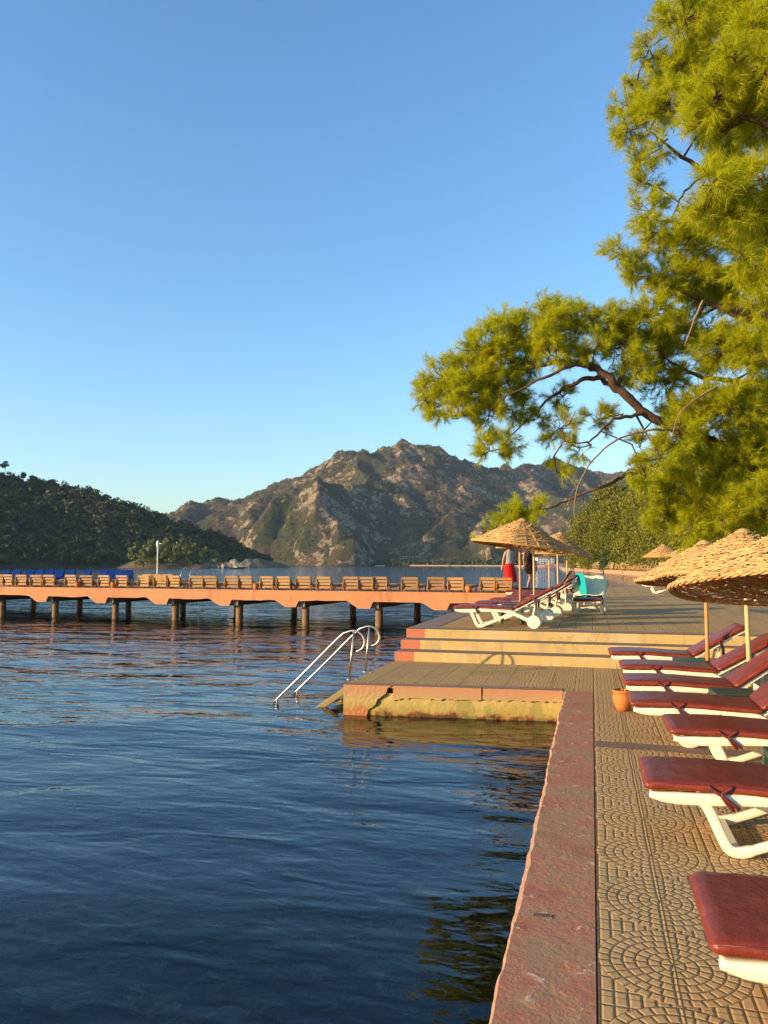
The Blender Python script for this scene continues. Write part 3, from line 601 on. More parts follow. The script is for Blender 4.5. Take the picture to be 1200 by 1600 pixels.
grove = [(912, 14, 8.5, 'leftmost bushy pine of the grove behind the beach'), (940, 13, 9, 'rounded pine second from the left end of the grove'), (968, 14, 11, 'pine of the grove standing left of the palm'), (1003, 16, 12, 'tall pine of the grove right under the palm crown'), (1022, 12, 10, 'pine of the grove above the small far umbrella, left side'), (1050, 15, 13, 'tall pine of the grove above the small far umbrella'), (1080, 12, 11, 'pine of the grove behind the crest of the third near umbrella'), (1105, 14, 14, 'tall dense pine in the middle of the grove'), (1140, 12, 12, 'pine of the grove above the second near umbrella'), (1165, 16, 15, 'tallest pine of the grove near the right frame edge'), (1195, 8, 13, 'pine of the grove cut by the right frame edge'), (1230, 14, 15, 'outermost right pine of the grove, mostly outside the frame'), (958, 30, 13, 'rear pine standing higher behind the palm on its left'), (1015, 32, 15, 'rear pine standing higher just right of the palm'), (1045, 34, 16, 'third row pine above the far straw umbrellas'), (1090, 34, 17, 'third row pine in the centre right of the grove'), (1150, 34, 18, 'third row pine, very tall, toward the right edge'), (1190, 30, 18, 'third row pine at the right frame edge'), (1058, 11, 8, 'front row bushy pine reaching the ground behind the far umbrellas'), (1115, 11, 9, 'front row bushy pine behind the nearest umbrellas'), (1012, 10, 7, 'front row low pine left of the far umbrella'), (925, 22, 10, 'back row pine filling the left end of the grove'), (985, 24, 12, 'back row pine left of centre of the grove'), (1070, 24, 14, 'back row pine in the centre of the grove'), (1125, 24, 16, 'back row pine right of centre of the grove')]
for i, (px, bk, h, lab) in enumerate(grove):
    q = shore_at(px, bk + 6.5); o = place(gp[i % 4], used, q, h / 12.5 * (np.hypot(q[0], q[1]) / 115)); tag(o, lab, 'tree', 'pines in the grove behind the beach')
# dense dark conifer by the beach
cy = far_tree_mesh(7, 5.5, 400, M['needle_deep'], M['bark'], 'conifer', n=500, leaf=.2, multi=9, squash=.8, base=.12); cy.location = shore_at(955, 10); tag(cy, 'low dark green conifer at the beach in front of the grove', 'tree')
# bare trunks beside it
for i, (px, lab) in enumerate([(976, 'left one of the bare pale trunks behind the beach'), (981, 'middle one of the bare pale trunks behind the beach'), (987, 'right one of the bare pale trunks behind the beach')]):
    q = shore_at(px, 7); t = MB().tube([(0, 0, 0), (.05, 0, 2), (.1 * (i - 1), 0, 4.4)], [.24, .2, .16], 8).build('bare_palm', M['barkpale']); t.location = q; tag(t, lab, 'palm', 'bare trunks behind the beach')
def palm():
    root = empty('palm_tree'); h = 13.5
    MB().tube([(0, 0, 0), (.2, 0, h * .5), (0, 0, h)], [.35, .28, .25], 8).build('trunk', M['barkpale'], root)
    def fronds(n, el0, el1, L, name, mat, droop):
        Vs = []; Fs = []; As = []
        for i in range(n):
            az = random.uniform(0, 6.28); el = random.uniform(el0, el1); pts = []
            for k in range(9):
                t = k / 8; r = L * t * math.cos(el); z = L * t * math.sin(el) - droop * t * t; pts.append(Vector((r * math.cos(az), r * math.sin(az), h + z)))
            side = Vector((-math.sin(az), math.cos(az), 0))
            for k in range(1, 9):
                for sgn in (-1, 1):
                    for e in range(3):
                        p = pts[k - 1].lerp(pts[k], e / 3); q = p + side * sgn * .42 + Vector((0, 0, -.25)) + (pts[k] - pts[k - 1]) * .4; b = len(Vs); d2 = (pts[k] - pts[k - 1]).normalized() * .07
                        Vs += [p - d2, p + d2, q]; Fs.append((b, b + 1, b + 2)); As += [random.random()] * 3
        np_mesh(name, np.array(Vs), np.array(Fs), mat, root, attr=As)
    fronds(26, -.1, 1.3, 2.6, 'fronds', M['palmleaf'], 1.4); fronds(40, -1.5, -.9, 2.3, 'dead_fronds', M['deadleaf'], .3); return root
pm = palm(); pm.location = shore_at(993, 16); s_ = np.hypot(pm.location.x, pm.location.y) / 125; pm.scale = (s_,) * 3; tag(pm, 'tall palm with a skirt of dead fronds rising above the grove', 'palm')
# hotel and small shore buildings
def building(name, w_, d_, h_, floors, bays, roofm, lab, px, dep, cat='building'):
    root = empty(name); MB().box(-w_ / 2, w_ / 2, 0, d_, -1, h_).build('wall', M['white'] if roofm != 'stone' else M['stone'], root)
    if roofm == 'stone': MB().box(-w_ / 2 - .3, w_ / 2 + .3, -.3, d_ + .3, h_, h_ + .4).build('parapet', M['stone'], root)
    else: MB().add([(-w_ / 2 - .4, -.4, h_), (w_ / 2 + .4, -.4, h_), (w_ / 2 + .4, d_ + .4, h_), (-w_ / 2 - .4, d_ + .4, h_), (-w_ / 4, d_ / 2, h_ + 1.6), (w_ / 4, d_ / 2, h_ + 1.6)], [(0, 1, 5, 4), (1, 2, 5), (2, 3, 4, 5), (3, 0, 4), (0, 3, 2, 1)]).build('roof', M['roof'], root)
    for f_ in range(floors):
        for b in range(bays):
            x = -w_ / 2 + w_ * (b + .5) / bays; z = h_ / floors * (f_ + .3); ww = w_ / bays * .28
            wd = MB().box(x - ww, x + ww, -.06, .05, z, z + h_ / floors * .45).build('window', M['darkwin'], root)
    q = D(px, 881, dep); root.location = (q[0], q[1], .2); root.rotation_euler = (0, 0, YAW + .15); tag(root, lab, cat); return root
building('hotel', 17, 9, 6.2, 3, 6, 'x', 'pale three storey hotel across the bay behind the umbrella poles', 853, 730).location.z = 1.5
def on_mtn(px, zmin):
    d = _Fh + (px - 600) / FPX * _R
    for t in np.arange(800, 1300, 4):
        q = d * t; i = np.argmin((mX - q[0]) ** 2 + (mY - q[1]) ** 2); z = mH.flat[i]
        if z > zmin: return (q[0], q[1], z)
q_ = on_mtn(645, 7)
building('stone_house', 34, 10, 6, 2, 8, 'stone', 'long low stone terrace building at the foot of the mountain', 645, 800).location = (q_[0], q_[1], q_[2] - 3)
building('white_house', 9, 6, 3, 1, 3, 'x', 'small white house on the far quay left of the yacht', 705, 860)
building('beach_hut', 7, 5, 2.6, 1, 2, 'x', 'tiny white hut on the far quay below the mountain', 668, 870)
# far quay strip
a, b = D(640, 883, 850), D(900, 883, 640)
mb = MB(); mb.add([(a[0], a[1], -2), (b[0], b[1], -2), (b[0], b[1], .3), (a[0], a[1], .5), (b[0] + 30, b[1] + 60, 2.0), (a[0] + 10, a[1] + 60, 2.6)], [(0, 1, 2, 3), (3, 2, 4, 5)]); mb.build('far_shore', M['stone'])['kind'] = 'structure'
C = []; g = np.random.default_rng(77)
for i in range(700):
    t = g.random() * 1.7 - .9; q = a + (b - a) * t; q = q + np.array([q[0], q[1], 0]) / np.linalg.norm(q[:2]) * g.uniform(2, 70); C.append((q[0], q[1], g.uniform(.5, 4.5)))
Vv, F, A = leaf_quads(np.array(C), g.uniform(1.5, 4.5, 700), 26, 1.2, 1.0, 78, .6); tag(np_mesh('shore_wood', Vv, F, M['hillleaf'], attr=A), 'belt of dark trees along the foot of the mountain', 'wood', kind='stuff')
# boats
def boat(name, L, Bm, hh, mats, px, py, dep, lab, kind='open', rz=0.0):
    root = empty(name); n = 12; v = []; f = []
    for i in range(n + 1):
        t = i / n; wd = Bm / 2 * math.sin(math.pi * min(1, .15 + t * .85)) ** .5 if t < .95 else .05; sh = hh * (1 + .5 * t ** 3)
        for yy, zz in ((-wd, sh), (-wd * .7, .0), (0, -.2), (wd * .7, 0), (wd, sh)): v.append((-L / 2 + L * t, yy, zz))
    for i in range(n):
        for k in range(4): f.append((i * 5 + k, i * 5 + k + 1, i * 5 + k + 6, i * 5 + k + 5))
    f.append((0, 1, 2, 3, 4)); MB().add(v, f).build('hull', mats[0], root)
    vd = [(p[0], p[1] * .98, p[2] * .8) for i, p in enumerate(v) if i % 5 in (0, 4)]; MB().add(vd, [(2 * i, 2 * i + 1, 2 * i + 3, 2 * i + 2) for i in range(n)]).build('deck', mats[1], root)
    if kind == 'yacht':
        MB().box(-L * .25, L * .2, -Bm * .3, Bm * .3, hh * .8, hh * 1.7).box(-L * .15, L * .08, -Bm * .25, Bm * .25, hh * 1.7, hh * 2.4).build('cabin', mats[0], root, bevel=.1)
        MB().box(-L * .22, L * .205, -Bm * .305, Bm * .305, hh * 1.15, hh * 1.45).build('window', M['darkwin'], root)
        MB().tube([(-L * .05, 0, hh * 2.4), (-L * .1, 0, hh * 4)], .08, 6).build('mast', mats[0], root)
    elif kind == 'tour':
        MB().box(-L * .3, L * .25, -Bm * .4, Bm * .4, hh * 2.1, hh * 2.2).build('canopy', mats[1], root)
        for x in (-.28, 0, .23):
            for s in (-1, 1): MB().tube([(L * x, s * Bm * .35, hh * .8), (L * x, s * Bm * .35, hh * 2.1)], .05, 6).build('post', mats[0], root)
        MB().box(-L * .1, L * .05, -.5, .5, hh * .8, hh * 1.5).build('wheelhouse', mats[1], root)
    else:
        MB().box(-L * .1, L * .15, -Bm * .25, Bm * .25, hh * .6, hh * 1.5).build('wheelhouse', mats[1], root)
        MB().tube([(L * .1, 0, hh), (L * .1, 0, hh * 2.6)], .05, 6).build('mast', mats[0], root)
    q = G(px, py, WZ); q = q / np.linalg.norm(q[:2]) * dep; root.location = (q[0], q[1], WZ); root.rotation_euler = (0, 0, YAW + rz); tag(root, lab, 'boat'); return root
boat('tour_boat', 6.2, 1.9, .55, (M['hull'], M['white']), 370, 888, 330, 'small dark boat on the bay in front of the white rocks', 'tour')
boat('motor_yacht', 17, 4.5, 1.7, (M['white'], M['white']), 768, 884, 760, 'large white yacht moored at the far quay left of the big umbrella', 'yacht')
boat('flat_boat', 12, 3, .9, (M['pinkhull'], M['white']), 858, 889, 420, 'long pink and white boat between the umbrella poles', 'yacht')
boat('motor_boat', 5, 1.8, .6, (M['white'], M['white']), 590, 883, 700, 'tiny white boat on the far water, left one of two', 'open')
boat('motor_boat', 5, 1.8, .6, (M['white'], M['white']), 597, 883, 700, 'tiny white boat on the far water, right one of two', 'open')
boat('motor_boat', 6, 2, .6, (M['white'], M['white']), 817, 886, 480, 'small white boat seen right of the person in red', 'open')
# ------------------------------------------------------------------ jetty
JZ = .78
def jl(px, c=24.9):
    d = ray(px, 881)[:2]; t = c / (d[1] + .07 * d[0]); return np.array([d[0] * t, d[1] * t])
JA = math.atan(-.07)
JO = np.array([-3.0, 24.9 + .21])             # origin at the front edge, +x to the right
jet = empty('jetty', (JO[0], JO[1], 0), JA); tag(jet, 'long salmon painted concrete jetty on round piles crossing the bay', 'jetty')
def jx(px, c=24.9):
    q = jl(px, c); dx, dy = q - JO; return dx * math.cos(JA) + dy * math.sin(JA)
pf = [jx(x) for x in (76, 170, 264, 364, 468, 583, 702)]; sp = (pf[-1] - pf[0]) / 6; pf = [pf[0] - sp * k for k in (3, 2, 1)] + pf
mbd = MB(); mbd.box(-40, 1.3, .0, 5.6, .47, JZ).build('deck', M['jetty'], jet)
# front fascia with ragged lower edge
xs = np.arange(-40, 1.3, .11); lowz = .47 - .035 + (fbm(xs * 1.1, xs * 0, 4, 61) - .5) * .08
for p in pf:
    for i, x in enumerate(xs):
        d = x - (p - .22)
        if -.75 < d < .16: lowz[i] = min(lowz[i], .44 - .25 * min(1, (d + .75) / .42))
v = []; f = []
for x, z in zip(xs, lowz): v += [(x, -.03, JZ + .01), (x, -.03, z), (x, .10, z), (x, .12, JZ + .01)]
for i in range(len(xs) - 1):
    for k in range(3): f.append((4 * i + k, 4 * i + k + 1, 4 * i + k + 5, 4 * i + k + 4))
    f.append((4 * i + 3, 4 * i, 4 * i + 4, 4 * i + 7))
MB().add(v, f).build('fascia', M['jetty'], jet)
MB().box(-40, 1.3, 5.55, 5.7, .28, JZ + .01).build('rear_fascia', M['jetty'], jet)
for p in pf:
    MB().box(p - .16, p + .16, .12, 5.5, .20, .468).build('cross_beam', M['conc'], jet)
    for y in (.35, 5.0):
        prof = [(.15, -2.6), (.145, -.6), (.13, -.2), (.135, .199)]; MB().lathe([(r * (1 + random.uniform(-.06, .06)), z) for r, z in prof], 14, (p + .1, y, 0)).build('pile', M['pile'], jet, True)
# wooden beach loungers: tall curved slatted back, low seat
def wood_lounger(cushion=None):
    root = empty('wooden_lounger')
    side = spline([(.05, .03), (-.03, .22), (.02, .38), (-.02, .50)], 5); low_ = spline([(-.0, .40), (.14, .24), (.30, .17), (.7, .16), (1.35, .20)], 5)
    for y in (-.30, .26):
        MB().rail(side, .055, y, y + .04).build('side_panel', M['wood'], root); MB().rail(low_, .09, y, y + .04).build('side_rail', M['wood'], root)
    mb = MB()
    for k in range(4):
        z = .47 - k * .115; x = -.015 + .02 * k + (0.02 if k in (1, 2) else 0); mb.box(x - .012, x + .012, -.262, .262, z - .045, z + .035)
    mb.build('backrest', M['wood'], root)
    mb = MB()
    for k in range(12): x = .2 + k * .098; z = .20 + .03 * (k / 11); mb.box(x, x + .07, -.262, .262, z - .01, z + .01)
    mb.build('seat', M['wood'], root)
    for x in (.3, 1.2):
        for y in (-.295, .265): MB().box(x, x + .05, y, y + .03, 0, .15).build('leg', M['wood'], root)
    if cushion:
        MB().rail(spline([(.0, .60), (.08, .42), (.22, .27), (.5, .25), (1.3, .27)], 5), .06, -.25, .25).build('cushion', cushion, root)
    return root
def jplace(o, px, c, ang=0.0, dx=0, sc_=1.0):
    q = jl(px, c); o.location = (q[0] + dx, q[1], JZ + .002); o.rotation_euler = (0, 0, math.pi / 2 + JA + ang); o.scale = (sc_,) * 3; return o
front = [-2, 13, 34, 57, 77, 111, 135, 163, 191, 225, 251, 272, 307, 328, 362, 384, 417, 443, 474, 506, 548, 571, 593, 640, 681, 712, 763, 786]
gaps = {0: 'cut by the left frame edge', 1: 'second from the left frame edge', 2: 'third from the left frame edge', 3: 'fourth from the left, before the closer pair', 4: 'fifth from the left', 5: 'left of the first flower pot', 6: 'just right of the first flower pot', 7: 'left of the second flower pot', 8: 'just right of the second flower pot', 9: 'alone, left of the pair below the lamp post', 10: 'left one of the pair under the white lamp post',
        11: 'right one of the pair under the white lamp post', 12: 'left one of the pair below the jetty ladder', 13: 'right one of the pair below the jetty ladder', 14: 'left one of the pair left of the middle flower pot', 15: 'touching the middle flower pot on its left', 16: 'just right of the middle flower pot', 17: 'second right of the middle flower pot', 18: 'third right of the middle flower pot', 19: 'alone, left of the row of three', 20: 'left one of the row of three', 21: 'middle one of the row of three', 22: 'right one of the row of three', 23: 'standing alone right of the row of three', 24: 'second left of the right hand flower pot', 25: 'just left of the right hand flower pot', 26: 'left of the pair by the person in red', 27: 'right one of the pair, closest to the person in red'}
wl = wood_lounger(); tag(wl, 'x', 'sun lounger', 'wooden loungers along the front edge of the jetty')
for i, px in enumerate(front):
    o = wl if i == 0 else copy_tree(wl); jplace(o, px, 24.9 + .28 + random.uniform(-.05, .10), random.uniform(-.14, .10), sc_=1.0 + .02 * random.random()); o['label'] = 'wooden lounger on the jetty, ' + gaps[i]
wb = wood_lounger(M['blue']); tag(wb, 'x', 'sun lounger', 'blue cushioned loungers in the rear row of the jetty')
for c in wb.children:
    if c.name.startswith('cushion'): pass
for i, (px, lab) in enumerate([(12, 'first at the left frame edge'), (29, 'second from the left'), (48, 'third from the left'), (64, 'fourth from the left'), (79, 'fifth from the left'), (95, 'sixth from the left'), (113, 'seventh, above the first flower pot'), (138, 'eighth, standing alone'), (164, 'ninth from the left'), (178, 'left one of the last three'), (187, 'middle one of the last three'), (200, 'last on the right')]):
    o = wb if i == 0 else copy_tree(wb); jplace(o, px, 29.0, math.pi + random.uniform(-.15, .15)); o['label'] = 'royal blue cushioned lounger at the back of the jetty, ' + lab
for o in [x for x in COL.objects if x.name.startswith('wooden_lounger') and 'blue' in x.get('label', '')]:
    o.scale = (1.0, 1, 1.12)
for i, (px, lab) in enumerate([(231, 'left of the lamp post base'), (245, 'right at the lamp post base'), (262, 'right of the lamp post')]):
    o = copy_tree(wl); jplace(o, px, 28.6, 0); o['label'] = 'brown wooden lounger in the rear row of the jetty, ' + lab; o['group'] = 'brown loungers in the rear row of the jetty'
# flower pots
def pot(r, h, lab, plant=False):
    root = empty('flower_pot'); MB().lathe([(0, .0), (r * .62, 0), (r * .92, h * .35), (r, h * .62), (r * .93, h * .82), (r * .93, h * .86), (r * 1.03, h * .87), (r * 1.05, h * .98), (r * .98, h), (r * .86, h * .98), (r * .84, h * .8)], 28).build('body', M['terra'], root, True)
    MB().lathe([(0, h * .86), (r * .86, h * .85)], 20).build('soil', M['soil'], root)
    if plant:
        mb = MB(); mb.tube([(0.02, 0, h * .8), (.0, .01, h * 1.15), (-.05, .0, h * 1.75), (-.07, .01, h * 2.3)], [.006, .005, .004, .002], 5); mb.tube([(.04, 0, h * .8), (.06, .01, h * 1.1)], [.02, .012], 6); mb.tube([(-.05, 0, h * .8), (-.04, .01, h * 1.06)], [.02, .014], 6); mb.build('stem', M['soil'], root)
    tag(root, lab, 'pot'); return root
p = pot(.118, .245, 'orange terracotta pot with a dry twig standing on the tiled deck', True); p.location = (.335, 9.60, 0.002)
pp = pot(.11, .24, 'x'); pp['group'] = 'terracotta pots on the jetty'
for i, (px, lab) in enumerate([(122, 'first terracotta pot on the jetty from the left'), (178, 'second terracotta pot on the jetty from the left'), (400, 'terracotta pot in the middle of the jetty between two loungers'), (732, 'dark terracotta pot on the jetty near its right end')]):
    o = pp if i == 0 else copy_tree(pp); q = jl(px, 25.15); o.location = (q[0], q[1], JZ + .002); o['label'] = lab
# lamp post on the jetty
q = jl(246, 29.9); lp = empty('lamp_post', (q[0], q[1], JZ)); MB().tube([(0, 0, 0), (0, 0, 1.75)], [.032, .026], 10).build('pole', M['white'], lp)
MB().lathe([(.03, 1.72), (.06, 1.80), (.075, 1.92), (.06, 2.0), (.03, 2.05), (0, 2.06)], 14).build('lamp_shade', M['white'], lp, True); MB().box(.06, .18, -.02, .02, 1.9, 1.93).build('arm', M['white'], lp); tag(lp, 'slim white lamp post at the back edge of the jetty', 'lamp post')
# jetty ladder
q = jl(303, 29.9); jl_ = empty('bathing_ladder', (q[0], q[1], JZ), JA)
for s in (-.24, .24): MB().tube(spline([(s, -.7, 0), (s, -.66, .5), (s, -.35, .78), (s, -.02, .6), (s, .1, 0), (s, .12, -1.4)], 6), .02, 8).build('handrail', M['steel'], jl_, True)
for k in range(3): MB().tube([(-.24, .12, -.2 - .35 * k), (.24, .12, -.2 - .35 * k)], .02, 6).build('rung', M['steel'], jl_)
tag(jl_, 'steel bathing ladder with curved handles at the back of the jetty', 'ladder')
# ------------------------------------------------------------------ big bathing ladder at the platform
lad = empty('handrail_ladder', (-3.57, 11.04, 0)); tag(lad, 'stainless steel handrails slanting from the low platform into the water', 'ladder')
for dy in (0.0, .84):
    z0 = .005
    pts = spline([(-1.27, dy + .06, -.42), (-.75, dy + .04, .07), (-.18, dy + .01, .62), (-.04, dy, .71), (.09, dy, .735), (.20, dy, .67), (.24, dy, .56), (.20, dy, .47), (.11, dy, .42)], 7)
    MB().tube(pts, .0165, 10).build('handrail', M['steel'], lad, True)
    MB().tube([(.0, dy, 0), (.07, dy, .728)], .0165, 10).build('post', M['steel'], lad, True)
    MB().tube([(-1.20, dy + .06, -1.2), (-1.20, dy + .06, -.36)], .019, 8).build('post', M['steel'], lad, True)
    MB().tube([(.0, dy, .001), (.0, dy, .012)], .04, 10).build('flange', M['steel'], lad)
stt = empty('bathing_steps', (-3.55, 11.0, 0)); tag(stt, 'weathered wooden stringer steps descending from the platform into the water', 'steps')
M['wetwood'] = m_wood('wet_yellow_wood', (.36, .27, .10), (.26, .18, .07), (.14, .11, .05))
for dy in (.05, .80):
    mb = MB(); mb.rail([(.12, -.02), (-.75, -.62), (-1.4, -1.1)], .09, dy, dy + .04); mb.build('stringer', M['wetwood'], stt)
for k in range(5): MB().box(-.12 - .26 * k, .10 - .26 * k, .091, .799, -.17 - .18 * k, -.135 - .18 * k).build('tread', M['wetwood'], stt)
# ------------------------------------------------------------------ plastic loungers with maroon mattresses
def cushion(pts, th, w0, w1, seed=0, nsub=5):
    """padded strip following pts [(x,z)] (underside line), thickness th, across w0..w1"""
    P = spline(pts, nsub); n = len(P); m = 16; v = []; g = np.random.default_rng(seed)
    L = np.array([0] + list(np.cumsum([np.linalg.norm(P[i + 1] - P[i]) for i in range(n - 1)])))
    for i in range(n):
        t = P[min(i + 1, n - 1)] - P[max(i - 1, 0)]; t = t / np.linalg.norm(t); nr = np.array([-t[1], t[0]])
        e = min(L[i], L[-1] - L[i]); k = min(1, .45 + .55 * math.sqrt(min(1, e / .045))); kw = min(1, .965 + .035 * min(1, e / .03))
        for j in range(m):
            a = 2 * math.pi * j / m + math.pi / m; ca, sa = math.cos(a), math.sin(a); y = np.sign(ca) * abs(ca) ** .30; q = np.sign(sa) * abs(sa) ** .42
            bul = 1 + .10 * math.cos(y * 1.5) * (sa > 0) + g.normal() * .025
            pos = P[i] + nr * (th / 2 + q * th / 2 * k * bul); v.append((pos[0], (w0 + w1) / 2 + y * (w1 - w0) / 2 * kw, pos[1]))
    f = [(i * m + j, i * m + (j + 1) % m, (i + 1) * m + (j + 1) % m, (i + 1) * m + j) for i in range(n - 1) for j in range(m)] + [tuple(range(m))[::-1], tuple((n - 1) * m + j for j in range(m))]
    return v, f
def dense(a, b, n): return [(a[0] + (b[0] - a[0]) * i / n, a[1] + (b[1] - a[1]) * i / n) for i in range(n + 1)]
def lounger(back=30, seatcol='vinyl', wheels=True, pad=True, seed=1, kink=0.0):
    root = empty('sun_lounger'); W_ = .64; PLM = M['plastic']; hx = 1.16; hz = .335
    rail_ = spline([(.0, .335), (.10, .322), (.32, .325), (.70, .345), (1.05, .325), (1.22, .25), (1.40, .17), (1.52, .13)], 6); th = [.035 + .035 * min(1, i / 8) for i in range(len(rail_))]
    for y in (0, W_ - .05): MB().rail(rail_, th, y, y + .05).build('side_rail', PLM, root, True)
    for y in (.003, W_ - .048):
        fl = spline([(.24, .328), (.30, .315), (.345, .25), (.41, .10), (.445, .045), (.50, .03), (.58, .05), (.80, .14), (1.02, .25), (1.12, .30)], 6)
        MB().rail(fl, [.03] * 4 + [.045] * 2 + [.062] * 30 + [.05] * 40, y, y + .045).build('leg', PLM, root, True)
    for b_ in ((.015, .06, .051, W_ - .051, .31, .345), (.46, .51, .046, W_ - .046, .012, .05), (1.42, 1.48, .051, W_ - .051, .10, .16)): MB().box(*b_).build('crossbar', PLM, root, bevel=.006)
    mb = MB()
    for k in range(10): x = .1 + k * .103; mb.box(x, x + .075, .05, W_ - .05, .325, .345)
    mb.build('seat', PLM, root)
    ca, sa = math.cos(R(back)), math.sin(R(back)); L_ = .84; bk = MB()
    def bp(s, o=0): return (hx + s * ca - o * sa, hz + s * sa + o * ca)
    for y in (.03, W_ - .07): bk.rail([bp(0), bp(L_ * .5), bp(L_)], .035, y, y + .04)
    for k in range(8):
        a_, b_ = bp(.03 + k * .103), bp(.03 + k * .103 + .07); bk.rail([a_, b_], .018, .07, W_ - .07)
    bk.rail([bp(L_ - .03), bp(L_ + .02)], .04, .03, W_ - .03)
    bk.build('backrest', PLM, root, bevel=.003)
    a_ = bp(.45, -.03); MB().rail([a_, (hx + .32, .14)], .03, .12, .15).build('prop', PLM, root); MB().rail([a_, (hx + .32, .14)], .03, W_ - .15, W_ - .12).build('prop', PLM, root)
    if wheels:
        for y0, y1 in ((-.035, .005), (W_ - .005, W_ + .035)):
            wv = MB(); r = .125
            prof = [(0.0, y0 + .004), (.03, y0), (.05, y0 + .008), (r * .8, y0 + .004), (r, y0 + .01), (r, y1 - .004), (0, y1)]
            vv = []; ff = []; n = 26
            for rad, yy in prof:
                for k in range(n): vv.append((1.53 + rad * math.cos(2 * math.pi * k / n), yy, .127 + rad * math.sin(2 * math.pi * k / n)))
            for i in range(len(prof) - 1):
                for k in range(n): ff.append((i * n + k, i * n + (k + 1) % n, (i + 1) * n + (k + 1) % n, (i + 1) * n + k))
            wv.add(vv, ff).build('wheel', PLM, root)
    else:
        for y in (.0, W_ - .045): MB().rail(spline([(1.45, .15), (1.5, .08), (1.52, .0)], 4), .05, y, y + .045).build('rear_leg', PLM, root, True)
    if pad:
        v, f = cushion([(-.03 + .1 * k * 1.185, .352 + .012 * math.sin(k * .5)) for k in range(11)], .068, -.01, W_ + .01, seed); sp_ = mesh_obj('seat_pad', v, f, M[seatcol], root, True)
        for y_ in (-.0065, W_ + .0065):
            MB().tube([(.0 + .1 * k * 1.155, y_, .352 + .012 * math.sin(k * .5) + .054) for k in range(11)], .004, 5).build('piping', M['strap'], sp_, True)
        v, f = cushion([bp(.02 + .085 * k, .022) for k in range(11)], .062, -.01, W_ + .01, seed + 3); mesh_obj('back_pad', v, f, M[seatcol], root, True)
        def strap(x, z, bowz):
            for yy in (-.014, W_ + .014):
                mb = MB(); s = -1 if yy < 0 else 1
                for q in ([(x - .07, yy, z + .05), (x - .03, yy + .008 * s, z + .02), (x, yy + .012 * s, z + .005)], [(x + .07, yy, z + .055), (x + .02, yy + .008 * s, z + .02), (x, yy + .012 * s, z + .005)],
                          [(x, yy + .012 * s, z + .01), (x + .03, yy + .008 * s, z - .04), (x + .07, yy, z - .085)], [(x, yy + .012 * s, z + .01), (x + .045, yy + .012 * s, z - .03), (x + .10, yy + .002 * s, z - .075)]):
                    mb.tube(spline(q, 4), [.009, .013, .012, .011, .012, .012, .013, .013, .011][:len(spline(q, 4))], 6)
                mb.build('strap', M['strap'], root, True)
        strap(.40, .365, 0)
        for s_pos in (.42,):
            a_ = bp(s_pos, -.05)
            for yy in (-.012, W_ + .012):
                mb = MB(); mb.tube(spline([(a_[0] - .02, yy, a_[1] + .10), (a_[0] + .02, yy * 1.3, a_[1] + .02), (a_[0] + .03, yy, a_[1] - .10)], 4), .022, 6); mb.build('strap', M['strap'], root, True)
    return root
GR = 'maroon cushioned white loungers on the tiled deck'
def put(o, x, y, z=0.0, rz=0.0, lab='', grp=None):
    o.location = (x, y, z + .004); o.rotation_euler = (0, 0, rz); tag(o, lab, 'sun lounger', grp); return o
near = [(.415, 2.98, 0, 30, 'nearest white lounger, only its maroon foot end showing at the lower right'), (.32, 5.00, 0, 30, 'second nearest lounger, with a tied strap and a full curved front leg in view'), (.62, 6.62, .02, 30, 'third nearest lounger, set back to the right, below the green stool'),
        (.37, 7.82, -.01, 42, 'fourth lounger, its foot end right behind the terracotta pot and steep backrest at frame edge'), (.36, 9.16, 0, 36, 'fifth lounger, crossed by the green table with the near umbrella pole'), (.38, 10.52, .01, 30, 'sixth lounger, in front of the farthest green table, raised back crossing the pale pole'), (.27, 12.10, .015, 31, 'last lounger before the yellow steps, behind the farthest green table')]
for i, (x, y, rz, bk, lab) in enumerate(near): put(lounger(bk, seed=10 + i), x, y, 0, rz, lab, GR)
TG = 'maroon cushioned loungers side by side on the terrace'
for i, (x, y, rz, bk, lab) in enumerate([(-2.62, 14.88, 0.0, 28, 'front lounger on the terrace at the top of the steps, complete from foot to wheel'), (-2.45, 16.55, .03, 32, 'second lounger on the terrace, behind the front one'), (-2.35, 18.2, -.02, 30, 'third lounger on the terrace with its wheel showing past the second'), (-2.15, 19.85, .02, 42, 'lounger with steep back on the terrace that the turquoise towel hangs from'), (-2.2, 21.9, .0, 52, 'lounger with the steepest maroon back on the terrace behind the towel'), (-2.6, 23.9, .0, 12, 'low reclined lounger on the terrace in front of the walking person'), (-2.5, 26.2, .0, 25, 'farthest lounger of the terrace row by the umbrella poles')]):
    put(lounger(bk, seed=30 + i), x, y, TZ, rz, lab, TG)
tl = lounger(36, seed=50); put(tl, -.10 + .3, 18.80, TZ, R(86), 'lounger facing the viewer on the terrace with a mint towel over its raised back')
